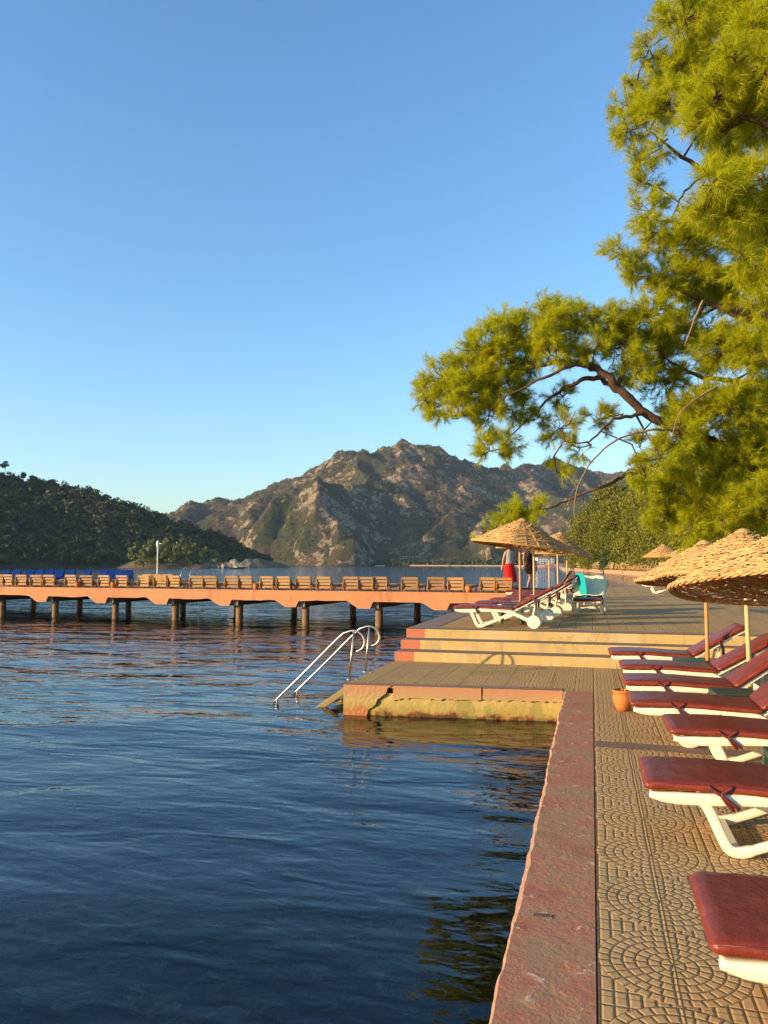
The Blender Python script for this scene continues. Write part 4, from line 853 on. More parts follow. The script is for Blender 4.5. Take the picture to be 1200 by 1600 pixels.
# towels
def towel(name, mat, f_, nu, nv, lab):
    v = [f_(i / (nu - 1), j / (nv - 1)) for i in range(nu) for j in range(nv)]; fc = [(i * nv + j, i * nv + j + 1, (i + 1) * nv + j + 1, (i + 1) * nv + j) for i in range(nu - 1) for j in range(nv - 1)]
    o = mesh_obj(name, v, fc, mat, None, True); s = o.modifiers.new('solid', 'SOLIDIFY'); s.thickness = .008; tag(o, lab, 'towel'); return o
bk = R(36); hx, hz = 1.16, .335
def mint(u, v):
    # u along: from seat end over the top of the back and down behind ; v across
    y = -.06 + v * .80; s = u * 1.5
    if s < .35: x, z = hx - .33 + s, hz + .115 + .01
    elif s < .35 + .88: t = s - .35; x, z = hx + t * math.cos(bk) - .10 * math.sin(bk), hz + t * math.sin(bk) + .10 * math.cos(bk) + .01
    else: t = s - 1.23; x, z = hx + .90 * math.cos(bk) - .04 + .02, hz + .90 * math.sin(bk) + .09 - t
    if v > .93 or v < .07: z -= .10 + .06 * math.sin(u * 9)
    return (x, y, z + .012 * math.sin(v * 14 + u * 5) + .008 * math.sin(u * 22))
tw = towel('towel', M['mint'], mint, 40, 24, 'mint green towel spread over the lounger facing the viewer'); tw.location = tl.location; tw.rotation_euler = tl.rotation_euler
b4 = R(42); hpx, hpz = -2.15 + 1.16 + .78 * math.cos(b4), TZ + .335 + .78 * math.sin(b4) + .06
def turq(u, v):
    y = 19.82 + v * .34; d = u * .62; return (hpx + .10 + .03 * math.sin(v * 10 + d * 3) + (.10 * (1 - u)) * 0 + .05 * math.sin(u * 2) - .18 * v * (1 - u * .4) + .1, y - .14 * u, hpz + .10 - d + .02 * math.cos(v * 12))
towel('towel', M['turq'], turq, 26, 18, 'turquoise towel hanging down from a raised lounger back on the terrace')
def lime(u, v): return (-2.15 + 1.16 + (.30 + u * .4) * math.cos(b4) - .11 * math.sin(b4), 19.80 + v * .10 - .03, TZ + .335 + (.30 + u * .4) * math.sin(b4) + .11 * math.cos(b4) + .02 * math.sin(u * 9))
towel('towel', M['limestrap'], lime, 10, 4, 'narrow lime cloth lying on the lounger back beside the turquoise towel')
# white loungers farther right
for i, (x, y, rz, lab) in enumerate([(2.1, 33.5, .05, 'bare white lounger far back on the terrace, left of the woven umbrellas'), (4.3, 24.6, .1, 'bare white lounger under the rim of the nearest umbrella at the right edge'), (3.5, 36.5, 0, 'bare white lounger behind the far one on the terrace')]):
    put(lounger(20, pad=False, wheels=True), x, y, TZ, rz, lab, 'bare white loungers on the terrace')
# green plastic side tables
def side_table():
    root = empty('side_table'); mb = MB(); w2 = .22
    mb.box(-w2, w2, -w2, w2, .385, .41).box(-w2 + .01, w2 - .01, -w2 + .01, w2 - .01, .35, .384); mb.build('table_top', M['green'], root, bevel=.012)
    for sx in (-1, 1):
        for sy in (-1, 1):
            m2 = MB(); a = (sx * (w2 - .03), sy * (w2 - .03)); b = (sx * (w2 - .0), sy * (w2 - .0)); v = []
            for (c, z) in ((a, .349), (b, 0)):
                for dx, dy in ((-.028, -.028), (.028, -.028), (.028, .028), (-.028, .028)): v.append((c[0] + dx, c[1] + dy, z))
            m2.add(v, [(0, 1, 5, 4), (1, 2, 6, 5), (2, 3, 7, 6), (3, 0, 4, 7), (4, 5, 6, 7), (0, 3, 2, 1)]).build('leg', M['green'], root, bevel=.006)
    return root
stb = side_table(); tag(stb, 'x', 'side table', 'green plastic side tables')
for i, (x, y, z, lab) in enumerate([(1.40, 5.98, 0, 'green plastic stool at the right edge between the second and third lounger'), (1.42, 8.78, 0, 'green plastic table in front of the fifth lounger by the near umbrella pole'), (1.30, 11.50, 0, 'farthest green plastic table on the deck, beside the orange umbrella pole'), (-1.62, 16.15, TZ, 'dark green plastic table among the loungers on the terrace'), (-1.3, 21.2, TZ, 'dark plastic table farther back among the terrace loungers')]):
    o = stb if i == 0 else copy_tree(stb); o.location = (x, y, z + .003); o.rotation_euler = (0, 0, random.uniform(-.12, .12)); o['label'] = lab
# ------------------------------------------------------------------ woven reed umbrellas
def reed_canopy(Rr, h, root, rings=62, segs=56, seed=1, sides=4, strand=.0105):
    """strands woven round radial ribs; every strand is real geometry"""
    g = np.random.default_rng(seed); V_ = []; F_ = []; ribs = segs // 2; n = segs * 3
    th = np.arange(n) / n * 2 * math.pi
    wobr = 1 + .025 * np.sin(th * 3 + seed) + .015 * np.sin(th * 7 + 2 * seed)
    ribp = (np.arange(n) / n * ribs)
    for k in range(rings):
        t = (k + .8) / rings; r = Rr * t * wobr; z = h * (1 - t ** 1.12) + .01 * np.sin(th * 5 + k * .35) - .006
        nb = max(3, int(n)); over = np.cos(ribp * 2 * math.pi + (k // 2 % 2) * math.pi + g.normal(0, .25)) * (.009 + .004 * np.sin(th * 4 + k))
        jit = np.interp(th, np.linspace(0, 2 * math.pi, 25), np.append(g.normal(0, .006, 24), 0)); z = z + over + jit; r = r + over * .5 + jit * .6 + g.normal(0, .003)
        # long shingle undulation: bundles slant slightly
        z = z + .010 * np.sin(th * 9 + k * .8 + g.uniform(0, 1))
        s = strand * (.85 + .4 * g.random()) * (1 + .25 * np.sin(th * 17 + g.uniform(0, 6)))
        c = np.stack([r * np.cos(th), r * np.sin(th), z], 1); er = np.stack([np.cos(th), np.sin(th), 0 * th], 1)
        base = len(V_) * 0 + sum(len(q) for q in V_); ring = []
        for q in range(sides):
            a = 2 * math.pi * q / sides + .4; ring.append(c + er * (s * math.cos(a) * 1.25)[:, None] + np.array([0, 0, 1]) * (s * math.sin(a))[:, None])
        V_.append(np.concatenate(ring)); i = np.arange(n); j = (i + 1) % n
        for q in range(sides):
            q2 = (q + 1) % sides; F_.append(np.stack([base + q * n + i, base + q * n + j, base + q2 * n + j, base + q2 * n + i], 1))
    o = np_mesh('canopy', np.concatenate(V_), np.concatenate(F_), M['reed'], root, True)
    mb = MB()                                   # loose slanting reeds lying over the weave and sticking out at the rim
    for _ in range(int(420 * (rings > 80) + 120)):
        a = g.uniform(0, 2 * math.pi); t = math.sqrt(g.uniform(.05, 1.06)); ln = g.uniform(.10, .34); sl = g.normal(0, .35); pts = []
        for q in range(4):
            a2 = a + ln * q / 3 / max(.2, t * Rr); t2 = min(1.06, t + sl * .08 * q / 3); pts.append((Rr * t2 * math.cos(a2), Rr * t2 * math.sin(a2), h * (1 - t2 ** 1.12) + .016 + .008 * math.sin(q * 2 + a * 9)))
        mb.tube(pts, [strand * .35, strand * .6, strand * .5, strand * .2], 4)
    mb.build('loose_reeds', M['reed'], root)
    mb = MB()
    for i in range(ribs):
        a = 2 * math.pi * i / ribs + .04; q = [(Rr * t * math.cos(a), Rr * t * math.sin(a), h * (1 - t ** 1.12) - .004) for t in (.02, .35, .7, 1.01)]; mb.tube(q, .010, 5)
    mb.build('ribs', M['reed'], root)
    mb = MB()
    for s in range(4):
        pts = []
        for i in range(150):
            a = 2 * math.pi * i / 150; ph = a * 20 + s * 2 * math.pi / 4; rr_ = Rr * (1.0 + .025 * math.sin(a * 3 + seed) + .015 * math.sin(a * 7 + 2 * seed)); pts.append(((rr_ + .017 * math.cos(ph)) * math.cos(a), (rr_ + .017 * math.cos(ph)) * math.sin(a), -.012 + .018 * math.sin(ph)))
        mb.tube(pts, .0125, 5, closed=True)
    mb.build('braided_edge', M['reed'], root, True)
    MB().lathe([(.0, h + .045), (.05, h + .03), (.10, h - .005), (.12, h - .03)], 14).build('cap', M['reed'], root)
def umbrella(x, y, z0, zr, Rr, h, lab, grp, tilt=(0, 0), polemat='pole', seed=1, rings=56, segs=48, lean=(0, 0), strand=.0105):
    root = empty('straw_umbrella', (x, y, z0)); can = empty('canopy_frame', (0, 0, zr - z0)); can.parent = root; can.rotation_euler = (tilt[0], tilt[1], seed * .7)
    if True:  # canopy pieces sit under the umbrella itself, already tilted
        reed_canopy(Rr, h, root, rings, segs, seed, strand=strand)
        Mx = Matrix.Translation((0, 0, zr - z0)) @ Matrix.Rotation(tilt[0], 4, 'X') @ Matrix.Rotation(tilt[1], 4, 'Y') @ Matrix.Rotation(seed * .7, 4, 'Z')
        bpy.data.objects.remove(can)
        for c in list(root.children): c.data.transform(Mx)
    MB().tube([(lean[0], lean[1], 0), (lean[0] * .5, lean[1] * .5, (zr - z0) * .5), (0, 0, zr - z0 + h * .9)], [.030, .028, .024], 12).build('pole', M[polemat], root, True)
    MB().lathe([(.034, 0), (.036, .04), (.033, .10)], 12, (lean[0], lean[1], 0)).build('pole_socket', M['conc'], root)
    tag(root, lab, 'umbrella', grp); return root
UG = 'woven reed umbrellas'
umbrella(1.87, 7.75, 0, 1.53, 1.12, .58, 'nearest woven umbrella with dark tilted underside, cut by the right frame edge', UG, (-R(10), 0), 'polepale', 1, 104, 60, strand=.0068)
umbrella(1.84, 10.30, 0, 1.56, 1.03, .60, 'second near woven umbrella on the pale pole, behind the nearest one', UG, (-R(7), R(1)), 'polepale', 2, 98, 56, lean=(.03, 0), strand=.0068)
umbrella(1.60, 11.90, 0, 1.50, .96, .56, 'third near woven umbrella on the orange pole, mostly hidden by the two before it', UG, (-R(5), 0), 'pole', 3, 88, 52, strand=.0072)
umbrella(-1.53, 17.0, TZ, 2.15, 1.07, .58, 'front terrace umbrella with a pointed straw top on an orange pole', UG, (-R(2), R(7)), 'pole', 4, 70, 48, strand=.0085)
umbrella(-1.53, 21.2, TZ, 2.19, 1.02, .50, 'second terrace umbrella whose low rim shows under the front one', UG, (0, R(1)), 'polepale', 5, 64, 44, strand=.0085)
umbrella(-1.05, 25.0, TZ, 2.16, 1.08, .58, 'terrace umbrella dipping to the right behind the front one', UG, (0, R(11)), 'polepale', 6, 64, 44, strand=.0085)
umbrella(-1.53, 29.0, TZ, 2.14, .95, .5, 'terrace umbrella hidden behind the others, only its pole showing left of the pair', UG, (0, 0), 'polepale', 7, 36, 40)
umbrella(-1.0, 33.0, TZ, 2.14, .95, .5, 'farthest terrace umbrella, only its pole showing right of the pair', UG, (0, 0), 'polepale', 8, 36, 40)
q = D(1037, 881, 38); umbrella(q[0], q[1], TZ, 2.1, 1.0, .6, 'small far straw umbrella in front of the grove', UG, (0, 0), 'pole', 9, 34, 40)
q = D(1072, 881, 37); umbrella(q[0], q[1], TZ, 2.05, 1.0, .55, 'small far straw umbrella peeping out right of the other far one', UG, (0, R(6)), 'pole', 10, 34, 40)
# beach row: small loungers and umbrellas in front of the grove
def beach_chair():
    root = empty('beach_lounger'); MB().box(-.3, .3, 0, 1.3, .28, .36).box(-.3, -.24, 0, .06, 0, .28).box(.24, .3, 0, .06, 0, .28).box(-.3, -.24, 1.2, 1.26, 0, .28).box(.24, .3, 1.2, 1.26, 0, .28).build('seat', M['wood'], root)
    v = [(-.3, 0, .34), (.3, 0, .34), (.3, -.35, 1.0), (-.3, -.35, 1.0), (-.3, .06, .38), (.3, .06, .38), (.3, -.29, 1.04), (-.3, -.29, 1.04)]; MB().add(v, [(0, 1, 2, 3), (4, 7, 6, 5), (0, 3, 7, 4), (1, 5, 6, 2), (2, 6, 7, 3), (0, 4, 5, 1)]).build('backrest', M['polepale'], root); return root
bc = beach_chair(); tag(bc, 'x', 'sun lounger', 'wooden loungers lined up on the far beach'); k = 0
for bkk in (1.6, 3.2):
    for px in np.arange(899, 1046, 4.6 if bkk < 2 else 5.3):
        o = bc if k == 0 else copy_tree(bc); k += 1; q = shore_at(px + random.uniform(-.8, .8), bkk); o.location = (q[0], q[1], .32 if bkk < 2 else .3); s_ = .92 + .3 * random.random(); o.scale = (s_ * 1.1, s_, s_ * (1.15 if bkk < 2 else 1.7)); o.rotation_euler = (0, 0, YAW + random.uniform(-.4, .4))
        o['label'] = 'small wooden lounger in the ' + ('front' if bkk < 2 else 'rear') + ' row on the far beach behind the sea wall'
def beach_umb():
    root = empty('straw_umbrella'); mb = MB(); mb.lathe([(1.15, 1.75), (1.2, 1.7), (.7, 2.05), (.25, 2.3), (0, 2.42)], 16); v = mb.v; mb.v = [(x * (1 + .04 * math.sin(7 * math.atan2(y, x))), y, z + .03 * math.sin(9 * math.atan2(y, x))) for x, y, z in v]; mb.build('canopy', M['reed'], root); MB().tube([(0, 0, 0), (0, 0, 2.3)], .05, 6).build('pole', M['pole'], root); return root
bu = beach_umb(); tag(bu, 'x', 'umbrella', 'small straw umbrellas on the far beach')
for i, px in enumerate(np.arange(902, 1030, 13.5)):
    o = bu if i == 0 else copy_tree(bu); q = shore_at(px + random.uniform(-2, 2), 4.6 + random.uniform(-.4, .4)); o.location = (q[0], q[1], .26); o.scale = (.8, .8, .62); o['label'] = 'small straw umbrella in the row on the far beach under the grove'
# ------------------------------------------------------------------ people
def skin_body(name, joints, edges, radii, mat, parent):
    me = bpy.data.meshes.new(name); me.from_pydata(joints, edges, []); o = bpy.data.objects.new(name, me); COL.objects.link(o); o.parent = parent
    sk = o.modifiers.new('skin', 'SKIN'); sk.use_smooth_shade = True
    for i, r in enumerate(radii): me.skin_vertices[0].data[i].radius = (r, r * .85) if isinstance(r, float) else r
    me.skin_vertices[0].data[0].use_root = True; sb = o.modifiers.new('sub', 'SUBSURF'); sb.levels = 2; sb.render_levels = 2; me.materials.append(mat); return o
def person(x, y, z, rz, lab, arms, legs, top, bottom, skirt=False):
    """arms: [L,R] lists of 3 joints; legs: [L,R] lists of knee, ankle, toe; y is the facing direction"""
    root = empty('person', (x, y, z), rz)
    J = [(0, 0, .95), (0, -.01, 1.12), (0, 0, 1.30), (0, 0, 1.42), (0, .01, 1.50), (0, .02, 1.57)]; E = [(0, 1), (1, 2), (2, 3), (3, 4), (4, 5)]; Rd = [(.15, .11), (.125, .095), (.15, .105), (.09, .07), .055, .055]
    def add(p, par, r): J.append(p); E.append((par, len(J) - 1)); Rd.append(r); return len(J) - 1
    for s, a in ((-1, arms[0]), (1, arms[1])):
        i = add((s * .165, 0, 1.385), 2, .055); i = add(a[0], i, .043); i = add(a[1], i, .03)
        hand = add(a[2], i, (.038, .02)); d = Vector(a[2]) - Vector(a[1]); d = d.normalized() if d.length > 0 else Vector((0, 0, -1))
        for q, (ox, ln) in enumerate(((-.03, .07), (-.01, .085), (.01, .08), (.028, .065))):
            j = add(tuple(Vector(a[2]) + d * .04 + Vector((0, ox, 0))), hand, .010); add(tuple(Vector(a[2]) + d * (.04 + ln) + Vector((-s * .015, ox * 1.2, 0))), j, .008)
        j = add(tuple(Vector(a[2]) + Vector((-s * .01, .045, .01))), hand, .011); add(tuple(Vector(a[2]) + d * .05 + Vector((-s * .015, .06, 0))), j, .009)
    for s, a in ((-1, legs[0]), (1, legs[1])):
        i = add((s * .09, 0, .86), 0, .10); i = add(a[0], i, .06); i = add(a[1], i, .04); add(a[2], i, (.04, .03))
    skin_body('body', J, E, Rd, M['skin'], root)
    mb = MB(); n = 20; V_ = []; F_ = []
    for iz in range(11):
        t = iz / 10; zz = 1.56 + .235 * t; rr_ = .098 * math.sin(math.pi * min(.97, max(.06, t * .88 + .10))) ** .55 * (.80 + .2 * math.sin(math.pi * t))
        for k in range(n):
            a = 2 * math.pi * k / n; ex = rr_ * .80 * math.cos(a); ey = rr_ * math.sin(a) + .02
            if math.sin(a) > .85 and .40 < t < .52: ey += .022          # nose
            if math.sin(a) > .7 and .56 < t < .62: ey -= .008           # eye hollows
            if math.sin(a) > .8 and .22 < t < .30: ey += .006           # lips
            V_.append((ex, ey, zz))
    for iz in range(10):
        for k in range(n): F_.append((iz * n + k, iz * n + (k + 1) % n, (iz + 1) * n + (k + 1) % n, (iz + 1) * n + k))
    F_ += [tuple(range(n))[::-1], tuple(10 * n + k for k in range(n))]
    for s in (-1, 1): b = MB(); b.lathe([(0, -.01), (.022, 0), (.02, .012), (0, .016)], 8)
    mb.add(V_, F_).build('head', M['skin'], root, True)
    hv = [(p[0] * 1.1, .02 + (p[1] - .02) * 1.12 - .008, 1.56 + (p[2] - 1.56) * 1.04 + .004) for p in V_]; hf = [f for f in F_[:-2] if sum(hv[i][1] for i in f) / 4 < .055 or sum(hv[i][2] for i in f) / 4 > 1.74]; mb = MB(); mb.add(hv, hf + [F_[-1]]); ho = mb.build('hair', M['hair'], root, True)
    def wrap(name, prof, mat):
        v = []; f = []; n = 24
        for (zz, rx, ry, cx, cy) in prof:
            for k in range(n): a = 2 * math.pi * k / n; fo = 1 + .05 * math.sin(a * 7) * (1.2 - zz); v.append((cx + rx * fo * math.cos(a), cy + ry * fo * math.sin(a), zz))
        for i in range(len(prof) - 1):
            for k in range(n): f.append((i * n + k, i * n + (k + 1) % n, (i + 1) * n + (k + 1) % n, (i + 1) * n + k))
        o = mesh_obj(name, v, f, mat, root, True); return o
    wrap('shirt', [(.93, .175, .125, 0, 0), (1.05, .155, .118, 0, 0), (1.2, .168, .125, 0, 0), (1.33, .185, .125, 0, 0), (1.40, .15, .10, 0, 0), (1.44, .09, .075, 0, 0)], top)
    if skirt: wrap('skirt', [(.34, .25, .22, .03, 0), (.55, .24, .20, .02, 0), (.8, .205, .16, 0, 0), (.98, .172, .128, 0, 0)], bottom)
    else:
        wrap('shorts', [(.78, .195, .135, 0, 0), (.9, .19, .14, 0, 0), (1.0, .168, .125, 0, 0)], bottom)
        for s, a in ((-1, legs[0]), (1, legs[1])):
            k_ = Vector(a[0]); h_ = Vector((s * .09, 0, .86)); MB().tube([tuple(h_), tuple(h_.lerp(k_, .3)), tuple(h_.lerp(k_, .6))], [.115, .105, .098], 14, cap=False).build('shorts_leg', bottom, root, True)
    tag(root, lab, 'person'); return root
def at_px(px, depY): d = ray(px, 881)[:2]; return d * (depY / d[1])
q = at_px(796, 26.5); person(q[0], q[1], JZ, YAW + .5, 'person in a pale grey top and red wrap skirt standing on the jetty', [[(-.24, .02, 1.14), (-.25, .07, .92), (-.25, .10, .84)], [(.23, .04, 1.15), (.2, .16, .95), (.18, .2, .88)]], [[(-.09, .02, .48), (-.09, -.02, .08), (-.09, .14, .03)], [(.10, .03, .48), (.11, -.02, .08), (.11, .14, .03)]], M['greycloth'], M['redcloth'], True)
q = at_px(826, 27.2); person(q[0], q[1], JZ, YAW - .9, 'person in a black sleeveless top and brown shorts walking on the jetty', [[(-.22, -.02, 1.15), (-.23, .03, .94), (-.23, .06, .86)], [(.22, .02, 1.14), (.24, .10, .93), (.24, .13, .85)]], [[(-.09, .20, .52), (-.09, .02, .14), (-.09, .14, .05)], [(.09, .06, .47), (.09, -.16, .10), (.09, -.04, .03)]], M['blackcloth'], M['browncloth'])
# ------------------------------------------------------------------ the big pines
def branch_mesh(name, paths, mat, parent, wig=.04):
    mb = MB()
    for path in paths:
        P = [np.array(q[:3]) for q in path]; Rr = [q[3] for q in path]; S = spline([(*p, r) for p, r in zip(P, Rr)], 6)
        pts = [(s[0] + random.uniform(-wig, wig) * min(1, s[3] * 12), s[1] + random.uniform(-wig, wig), s[2] + random.uniform(-wig, wig) * min(1, s[3] * 14)) for s in S]; mb.tube(pts, [max(.004, s[3]) for s in S], 8)
    return mb.build(name, mat, parent, True)
def near_pt(p, segs):
    best = None
    for a, b in segs:
        d = b - a; t = max(0, min(1, np.dot(p - a, d) / (np.dot(d, d) + 1e-9))); q = a + d * t; L = np.linalg.norm(p - q)
        if best is None or L < best[0]: best = (L, q)
    return best[1]
def needles(blobs, limbs, seed, nshoot, nper, nlen, nwid, parent, root_pt, twigmat, leafm, dens=1.0):
    """blobs: (x,y,z,radius). Shoots grow outward from twigs inside each blob; each shoot is ringed with needles."""
    g = np.random.default_rng(seed); segs = [(np.array(p[i][:3]), np.array(p[i + 1][:3])) for p in limbs for i in range(len(p) - 1)]; tw = MB(); B0 = []; Dr = []; Ln = []
    for (x, y, z, r) in blobs:
        c = np.array([x, y, z]); a = near_pt(c, segs); n = max(6, int(nshoot * dens * (r / .6) ** 2))
        mid = (a + c) / 2 + g.normal(size=3) * .12 + np.array([0, 0, .08]); tw.tube([tuple(a), tuple(mid), tuple(c)], [.03 * min(1.4, r / .6) , .020, .012], 5, cap=False)
        nb = max(4, int(n / 7)); tips = []
        for _ in range(nb):
            d = g.normal(size=3); d /= np.linalg.norm(d); st = c + d * r * g.uniform(.1, .3); en = c + d * r * g.uniform(.55, .95) * np.array([1, 1, .85]); tips.append((st, en, d)); m_ = (st + en) / 2 + g.normal(size=3) * .05; tw.tube([tuple(c), tuple(m_), tuple(en)], [.010, .007, .004], 4, cap=False)
        for _ in range(n):
            st, en, d = tips[g.integers(0, nb)]; t = g.uniform(.25, 1); p = st + (en - st) * t; v = d * .7 + g.normal(size=3) * .55 + np.array([0, 0, .30]); v /= np.linalg.norm(v); B0.append(p); Dr.append(v); Ln.append(g.uniform(.6, 1.25))
    B0 = np.array(B0); Dr = np.array(Dr); Ln = np.array(Ln); n = len(B0)
    for p, v, l in zip(B0, Dr, Ln):
        if g.random() < .6: tw.tube([tuple(p), tuple(p + v * l * nlen * 1.3)], [.005, .003], 3, cap=False)
    s = g.random((n, nper, 1)) ** .8 * (nlen * 1.5) * Ln[:, None, None]; base = B0[:, None] + Dr[:, None] * s
    a = g.normal(size=(n, nper, 3)); a -= (a * Dr[:, None]).sum(2, keepdims=True) * Dr[:, None]; a /= np.linalg.norm(a, axis=2, keepdims=True)
    nd = Dr[:, None] * g.uniform(.45, 1.0, (n, nper, 1)) + a * g.uniform(.5, .9, (n, nper, 1)) + np.array([0, 0, -.12]); nd /= np.linalg.norm(nd, axis=2, keepdims=True)
    L = nlen * g.uniform(.7, 1.15, (n, nper, 1)); tip = base + nd * L; sd = np.cross(nd, g.normal(size=(n, nper, 3))); sd /= np.linalg.norm(sd, axis=2, keepdims=True)
    Vv = np.stack([base - sd * nwid / 2, base + sd * nwid / 2, tip], 2).reshape(-1, 3); F = np.arange(len(Vv)).reshape(-1, 3)
    sh = np.repeat(g.random(n), nper); A = np.clip(np.repeat(sh * .65 + g.random(n * nper) * .45, 3), 0, 1)
    np_mesh('needles', Vv, F, leafm, parent, attr=A); tw.build('twigs', twigmat, parent); return n
def PX(l): return [(*D(x, y, d), r) for x, y, d, r in l]
# far pine with the long limb over the water
pine = empty('pine_tree', tuple(G(1330, 960, TZ))); tag(pine, 'big pine with a long limb reaching out over the terrace from the right edge', 'tree'); pine.location = (0, 0, 0)
tb = D(1340, 935, 18); 
trunk = [(tb[0], tb[1], TZ - .1, .36), (*D(1330, 800, 17.6), .30), (*D(1300, 680, 17.2), .27), (*D(1330, 500, 17), .22), (*D(1300, 300, 17), .17), (*D(1260, 100, 17), .12), (*D(1240, -100, 17), .06)]
limbs = [PX([(1300, 700, 17.2, .17), (1200, 742, 17, .15), (1150, 704, 17, .13), (1110, 690, 16.8, .12), (1060, 668, 16.6, .11), (1010, 648, 16.4, .10), (965, 606, 16.2, .095), (925, 572, 16.2, .08), (880, 566, 16.3, .06), (820, 575, 16.4, .04), (750, 590, 16.5, .02), (690, 600, 16.5, .01)]),
         PX([(985, 620, 16.3, .07), (940, 592, 16.6, .06), (900, 598, 16.7, .045), (860, 622, 16.7, .03), (820, 660, 16.6, .018), (790, 690, 16.5, .01)]),
         PX([(930, 578, 16.2, .05), (900, 570, 16.0, .04), (850, 590, 15.8, .03), (790, 620, 15.8, .015)]),
         PX([(965, 606, 16.2, .05), (975, 560, 16.4, .04), (960, 520, 16.5, .025), (900, 505, 16.6, .012)]),
         PX([(1010, 648, 16.4, .045), (960, 655, 16.1, .035), (920, 690, 16, .02), (880, 690, 16, .01)]),
         PX([(1200, 700, 17, .06), (1120, 705, 17, .05), (1000, 735, 17.3, .045), (960, 752, 17.6, .04), (900, 776, 18, .03), (855, 795, 18.2, .02), (800, 808, 18.3, .008)]),
         PX([(1300, 480, 17, .12), (1200, 500, 17, .09), (1120, 480, 17, .06), (1040, 440, 17, .03), (985, 410, 17, .01)]),
         PX([(1290, 330, 17, .10), (1180, 300, 17, .07), (1090, 260, 17, .05), (1020, 210, 17, .02), (985, 180, 17, .01)]),
         PX([(1110, 268, 17, .03), (1070, 300, 17, .025), (1050, 340, 17, .015), (1020, 370, 17, .01)]),
         PX([(1270, 160, 17, .08), (1180, 110, 17, .05), (1100, 60, 17, .03), (1050, 30, 17, .01)]),
         PX([(1320, 620, 17, .10), (1200, 600, 17, .07), (1100, 590, 17, .05), (1040, 560, 17, .02)]),
         PX([(1320, 790, 17.6, .08), (1240, 800, 17, .06), (1150, 790, 17, .04), (1060, 770, 17, .015)])]
dead = [PX([(1062, 672, 15.8, .04), (1020, 672, 15.5, .035), (970, 684, 15.4, .03), (930, 715, 15.3, .025), (905, 755, 15.2, .02), (897, 795, 15.2, .014), (901, 815, 15.2, .01), (915, 832, 15.2, .005)]),
        PX([(904, 757, 15.2, .012), (893, 770, 15.2, .008), (888, 785, 15.2, .004)]), PX([(1120, 605, 15.8, .035), (1085, 625, 15.5, .025), (1060, 650, 15.4, .018), (1048, 690, 15.4, .01)]), PX([(1098, 470, 12.5, .03), (1085, 500, 12.5, .022), (1070, 540, 12.5, .015)])]
branch_mesh('trunk', [trunk], M['bark'], pine, .03); branch_mesh('limbs', limbs, M['bark'], pine, .05); [branch_mesh('dead_branch', [[(*q_[:3], q_[3] * .7) for q_ in d_]], M['barkpale'], pine, .03) for d_ in dead]
g = np.random.default_rng(5)
far_b = [(1010, 790, 22), (1040, 810, 26), (1080, 830, 32), (1130, 820, 38), (1190, 770, 44), (1060, 680, 34), (1000, 770, 16), (1045, 660, 26), (880, 485, 24), (845, 490, 24), (960, 500, 26), (1000, 505, 26), (740, 580, 32), (705, 610, 30), (780, 555, 34), (760, 610, 34), (815, 600, 26), (850, 535, 30), (890, 530, 30), (960, 545, 28), (1000, 570, 30), (665, 625, 16), (820, 640, 20), (1070, 30, 42), (1120, 20, 50), (1180, 20, 55), (1045, 25, 20), (1015, 75, 26), (1060, 110, 40), (1000, 135, 26), (975, 165, 24), (985, 205, 30), (1015, 180, 34), (1045, 160, 38), (1090, 100, 45), (1140, 120, 50), (1190, 150, 50), (1000, 250, 22), (1035, 225, 20), (1010, 285, 24), (1015, 330, 28), (1030, 365, 34), (1080, 370, 45), (970, 395, 24), (995, 425, 28), (1120, 330, 50), (1180, 360, 55), (1035, 440, 42), (1090, 440, 48), (1150, 450, 55), (1195, 480, 50), (1020, 490, 28), (1070, 520, 45), (1130, 545, 50), (1185, 560, 50), (1150, 230, 45), (1110, 190, 38),
         (860, 508, 32), (825, 515, 34), (790, 520, 34), (905, 505, 28), (945, 515, 30), (985, 520, 32), (1020, 545, 38), (755, 545, 36), (722, 572, 34), (692, 590, 28), (668, 605, 18), (690, 632, 30), (735, 615, 38), (775, 585, 40), (820, 560, 36), (870, 545, 30), (930, 545, 28), (715, 655, 18), (765, 705, 26), (790, 692, 24), (765, 650, 26), (800, 640, 20), (845, 650, 18), (880, 620, 22), (875, 670, 26), (905, 700, 18), (870, 738, 16), (935, 655, 24), (985, 590, 32), (1040, 600, 38), (1085, 640, 42), (1140, 640, 50), (1190, 630, 50), (1035, 715, 36), (1000, 700, 18), (1080, 720, 44), (1140, 720, 48), (1190, 700, 50), (1050, 765, 34), (1100, 785, 42), (1165, 800, 46), (1010, 745, 18),
         (825, 806, 18), (800, 812, 20), (845, 795, 14), (778, 822, 12), (757, 832, 8), (815, 792, 14)]
blobs = []
for x, y, r in far_b:
    dep = 16.6 + g.uniform(-.9, .9) * (1 if x > 950 else .55)
    if y > 780 and x < 860: dep = 18.2
    q = D(x, y, dep); blobs.append((*q, 1.12 * r / FPX * dep))
    if x > 1060 and r > 35: q = D(x + g.uniform(-20, 20), y + g.uniform(-20, 20), dep + g.uniform(1.2, 2.6)); blobs.append((*q, r / FPX * dep))
for _ in range(60):    # the crown goes on outside the frame
    q = D(g.uniform(1230, 1560), g.uniform(-150, 800), g.uniform(15.5, 20)); blobs.append((*q, g.uniform(.6, .9)))
needles(blobs, limbs + [trunk], 21, 150, 42, .175, .009, pine, None, M['bark'], M['needle'])
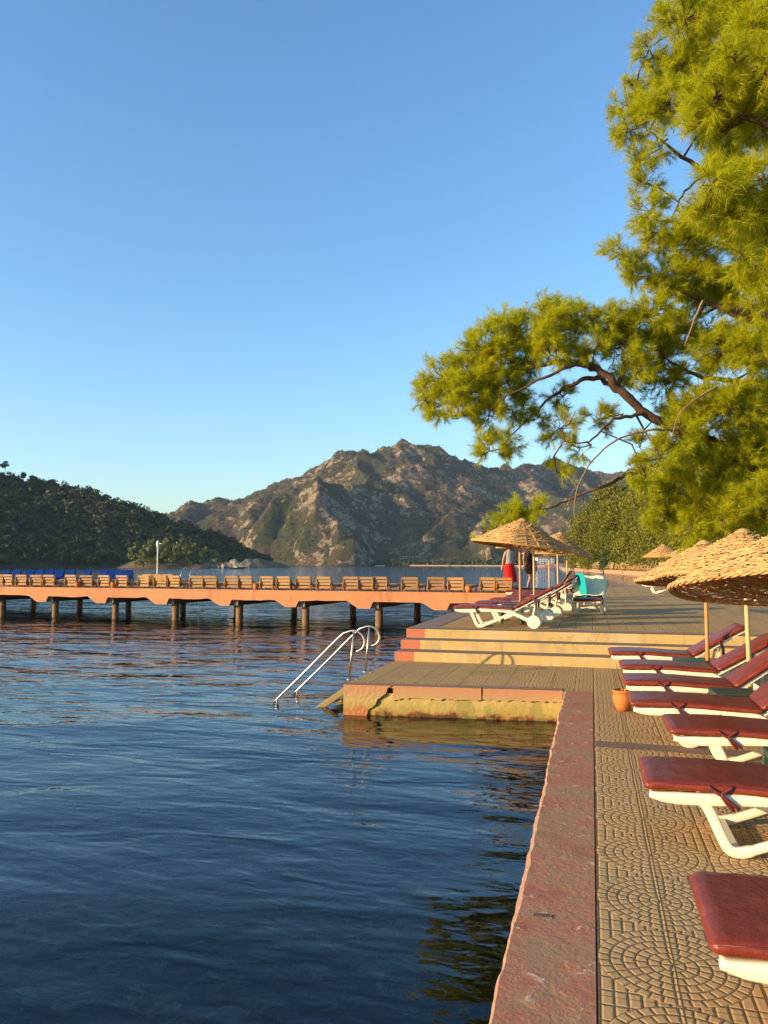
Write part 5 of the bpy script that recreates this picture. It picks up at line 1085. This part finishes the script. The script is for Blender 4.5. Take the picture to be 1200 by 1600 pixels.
# near pine branch at the upper right
pine2 = empty('pine_tree'); tag(pine2, 'nearer pine whose bright long needled boughs hang into the upper right corner', 'tree')
t2 = D(1560, 1100, 9)
trunk2 = [(t2[0], t2[1], -.1, .28), (*D(1540, 700, 9), .24), (*D(1520, 350, 9), .20), (*D(1490, 0, 9), .15), (*D(1470, -300, 9), .10)]
limbs2 = [PX([(1515, 330, 9, .11), (1380, 260, 8.8, .08), (1260, 220, 8.6, .06), (1180, 190, 8.6, .035), (1110, 170, 8.6, .015)]), PX([(1500, 100, 9, .10), (1350, 60, 8.8, .07), (1230, 60, 8.6, .045), (1170, 80, 8.6, .02)]), PX([(1515, 450, 9, .10), (1380, 380, 8.8, .07), (1260, 340, 8.8, .05), (1170, 320, 8.8, .03), (1110, 300, 8.8, .01)]), PX([(1525, 560, 9, .10), (1400, 520, 9, .07), (1280, 480, 9, .05), (1190, 440, 9, .02)])]
branch_mesh('trunk', [trunk2], M['bark'], pine2, .03); branch_mesh('limbs', limbs2, M['bark'], pine2, .03)
bl2 = []
for x, y, r in [(1180, 60, 40), (1150, 100, 34), (1195, 110, 40), (1165, 145, 36), (1120, 150, 36), (1085, 165, 26), (1100, 195, 28), (1140, 200, 34), (1190, 180, 40), (1190, 30, 34), (1110, 290, 28), (1150, 290, 34), (1190, 280, 38), (1100, 320, 24), (1140, 335, 30), (1185, 340, 36), (1190, 420, 30), (1160, 400, 22)]:
    dep = 8.7 + g.uniform(-.5, .5); q = D(x, y, dep); bl2.append((*q, r / FPX * dep))
for _ in range(30): q = D(g.uniform(1240, 1500), g.uniform(-80, 560), g.uniform(8, 10)); bl2.append((*q, g.uniform(.3, .45)))
needles(bl2, limbs2 + [trunk2], 23, 420, 46, .15, .0055, pine2, None, M['bark'], M['needle'])
# ------------------------------------------------------------------ haze
HAZE = 0.00007
def make_haze():
    m = bpy.data.materials.new('haze_air'); m.use_nodes = True; nt = m.node_tree; nt.nodes.clear(); o_ = nt.nodes.new('ShaderNodeOutputMaterial'); v_ = nt.nodes.new('ShaderNodeVolumePrincipled')
    v_.inputs['Color'].default_value = (.62, .78, 1, 1); v_.inputs['Density'].default_value = HAZE; nt.links.new(v_.outputs[0], o_.inputs['Volume'])
    MB().box(-1600, 1600, -300, 2300, -4, 420).build('haze', m)['kind'] = 'stuff'
make_haze()

# fallen needles and bits of bark on the paving
def litter():
    g = np.random.default_rng(91); Vs = []; As = []
    for _ in range(420):
        edge = g.random() < .45; x = g.uniform(-.006, .10) if edge else g.uniform(-.3, 2.4); y = g.uniform(2.8, 13); z = .0065
        a = g.uniform(0, 6.28); L = g.uniform(.02, .07); w_ = g.uniform(.0012, .0035); d = np.array([math.cos(a), math.sin(a), 0]); n_ = np.array([-math.sin(a), math.cos(a), 0]); p = np.array([x, y, z])
        Vs += [p - n_ * w_, p + n_ * w_, p + d * L + np.array([0, 0, g.uniform(0, .006)])]; As += [g.random()] * 3
    o = np_mesh('pine_litter', np.array(Vs), np.arange(len(Vs)).reshape(-1, 3), M['deadleaf'], attr=As); tag(o, 'dry brown pine needles fallen on the paving and kerb', 'pine litter', kind='stuff')
litter()
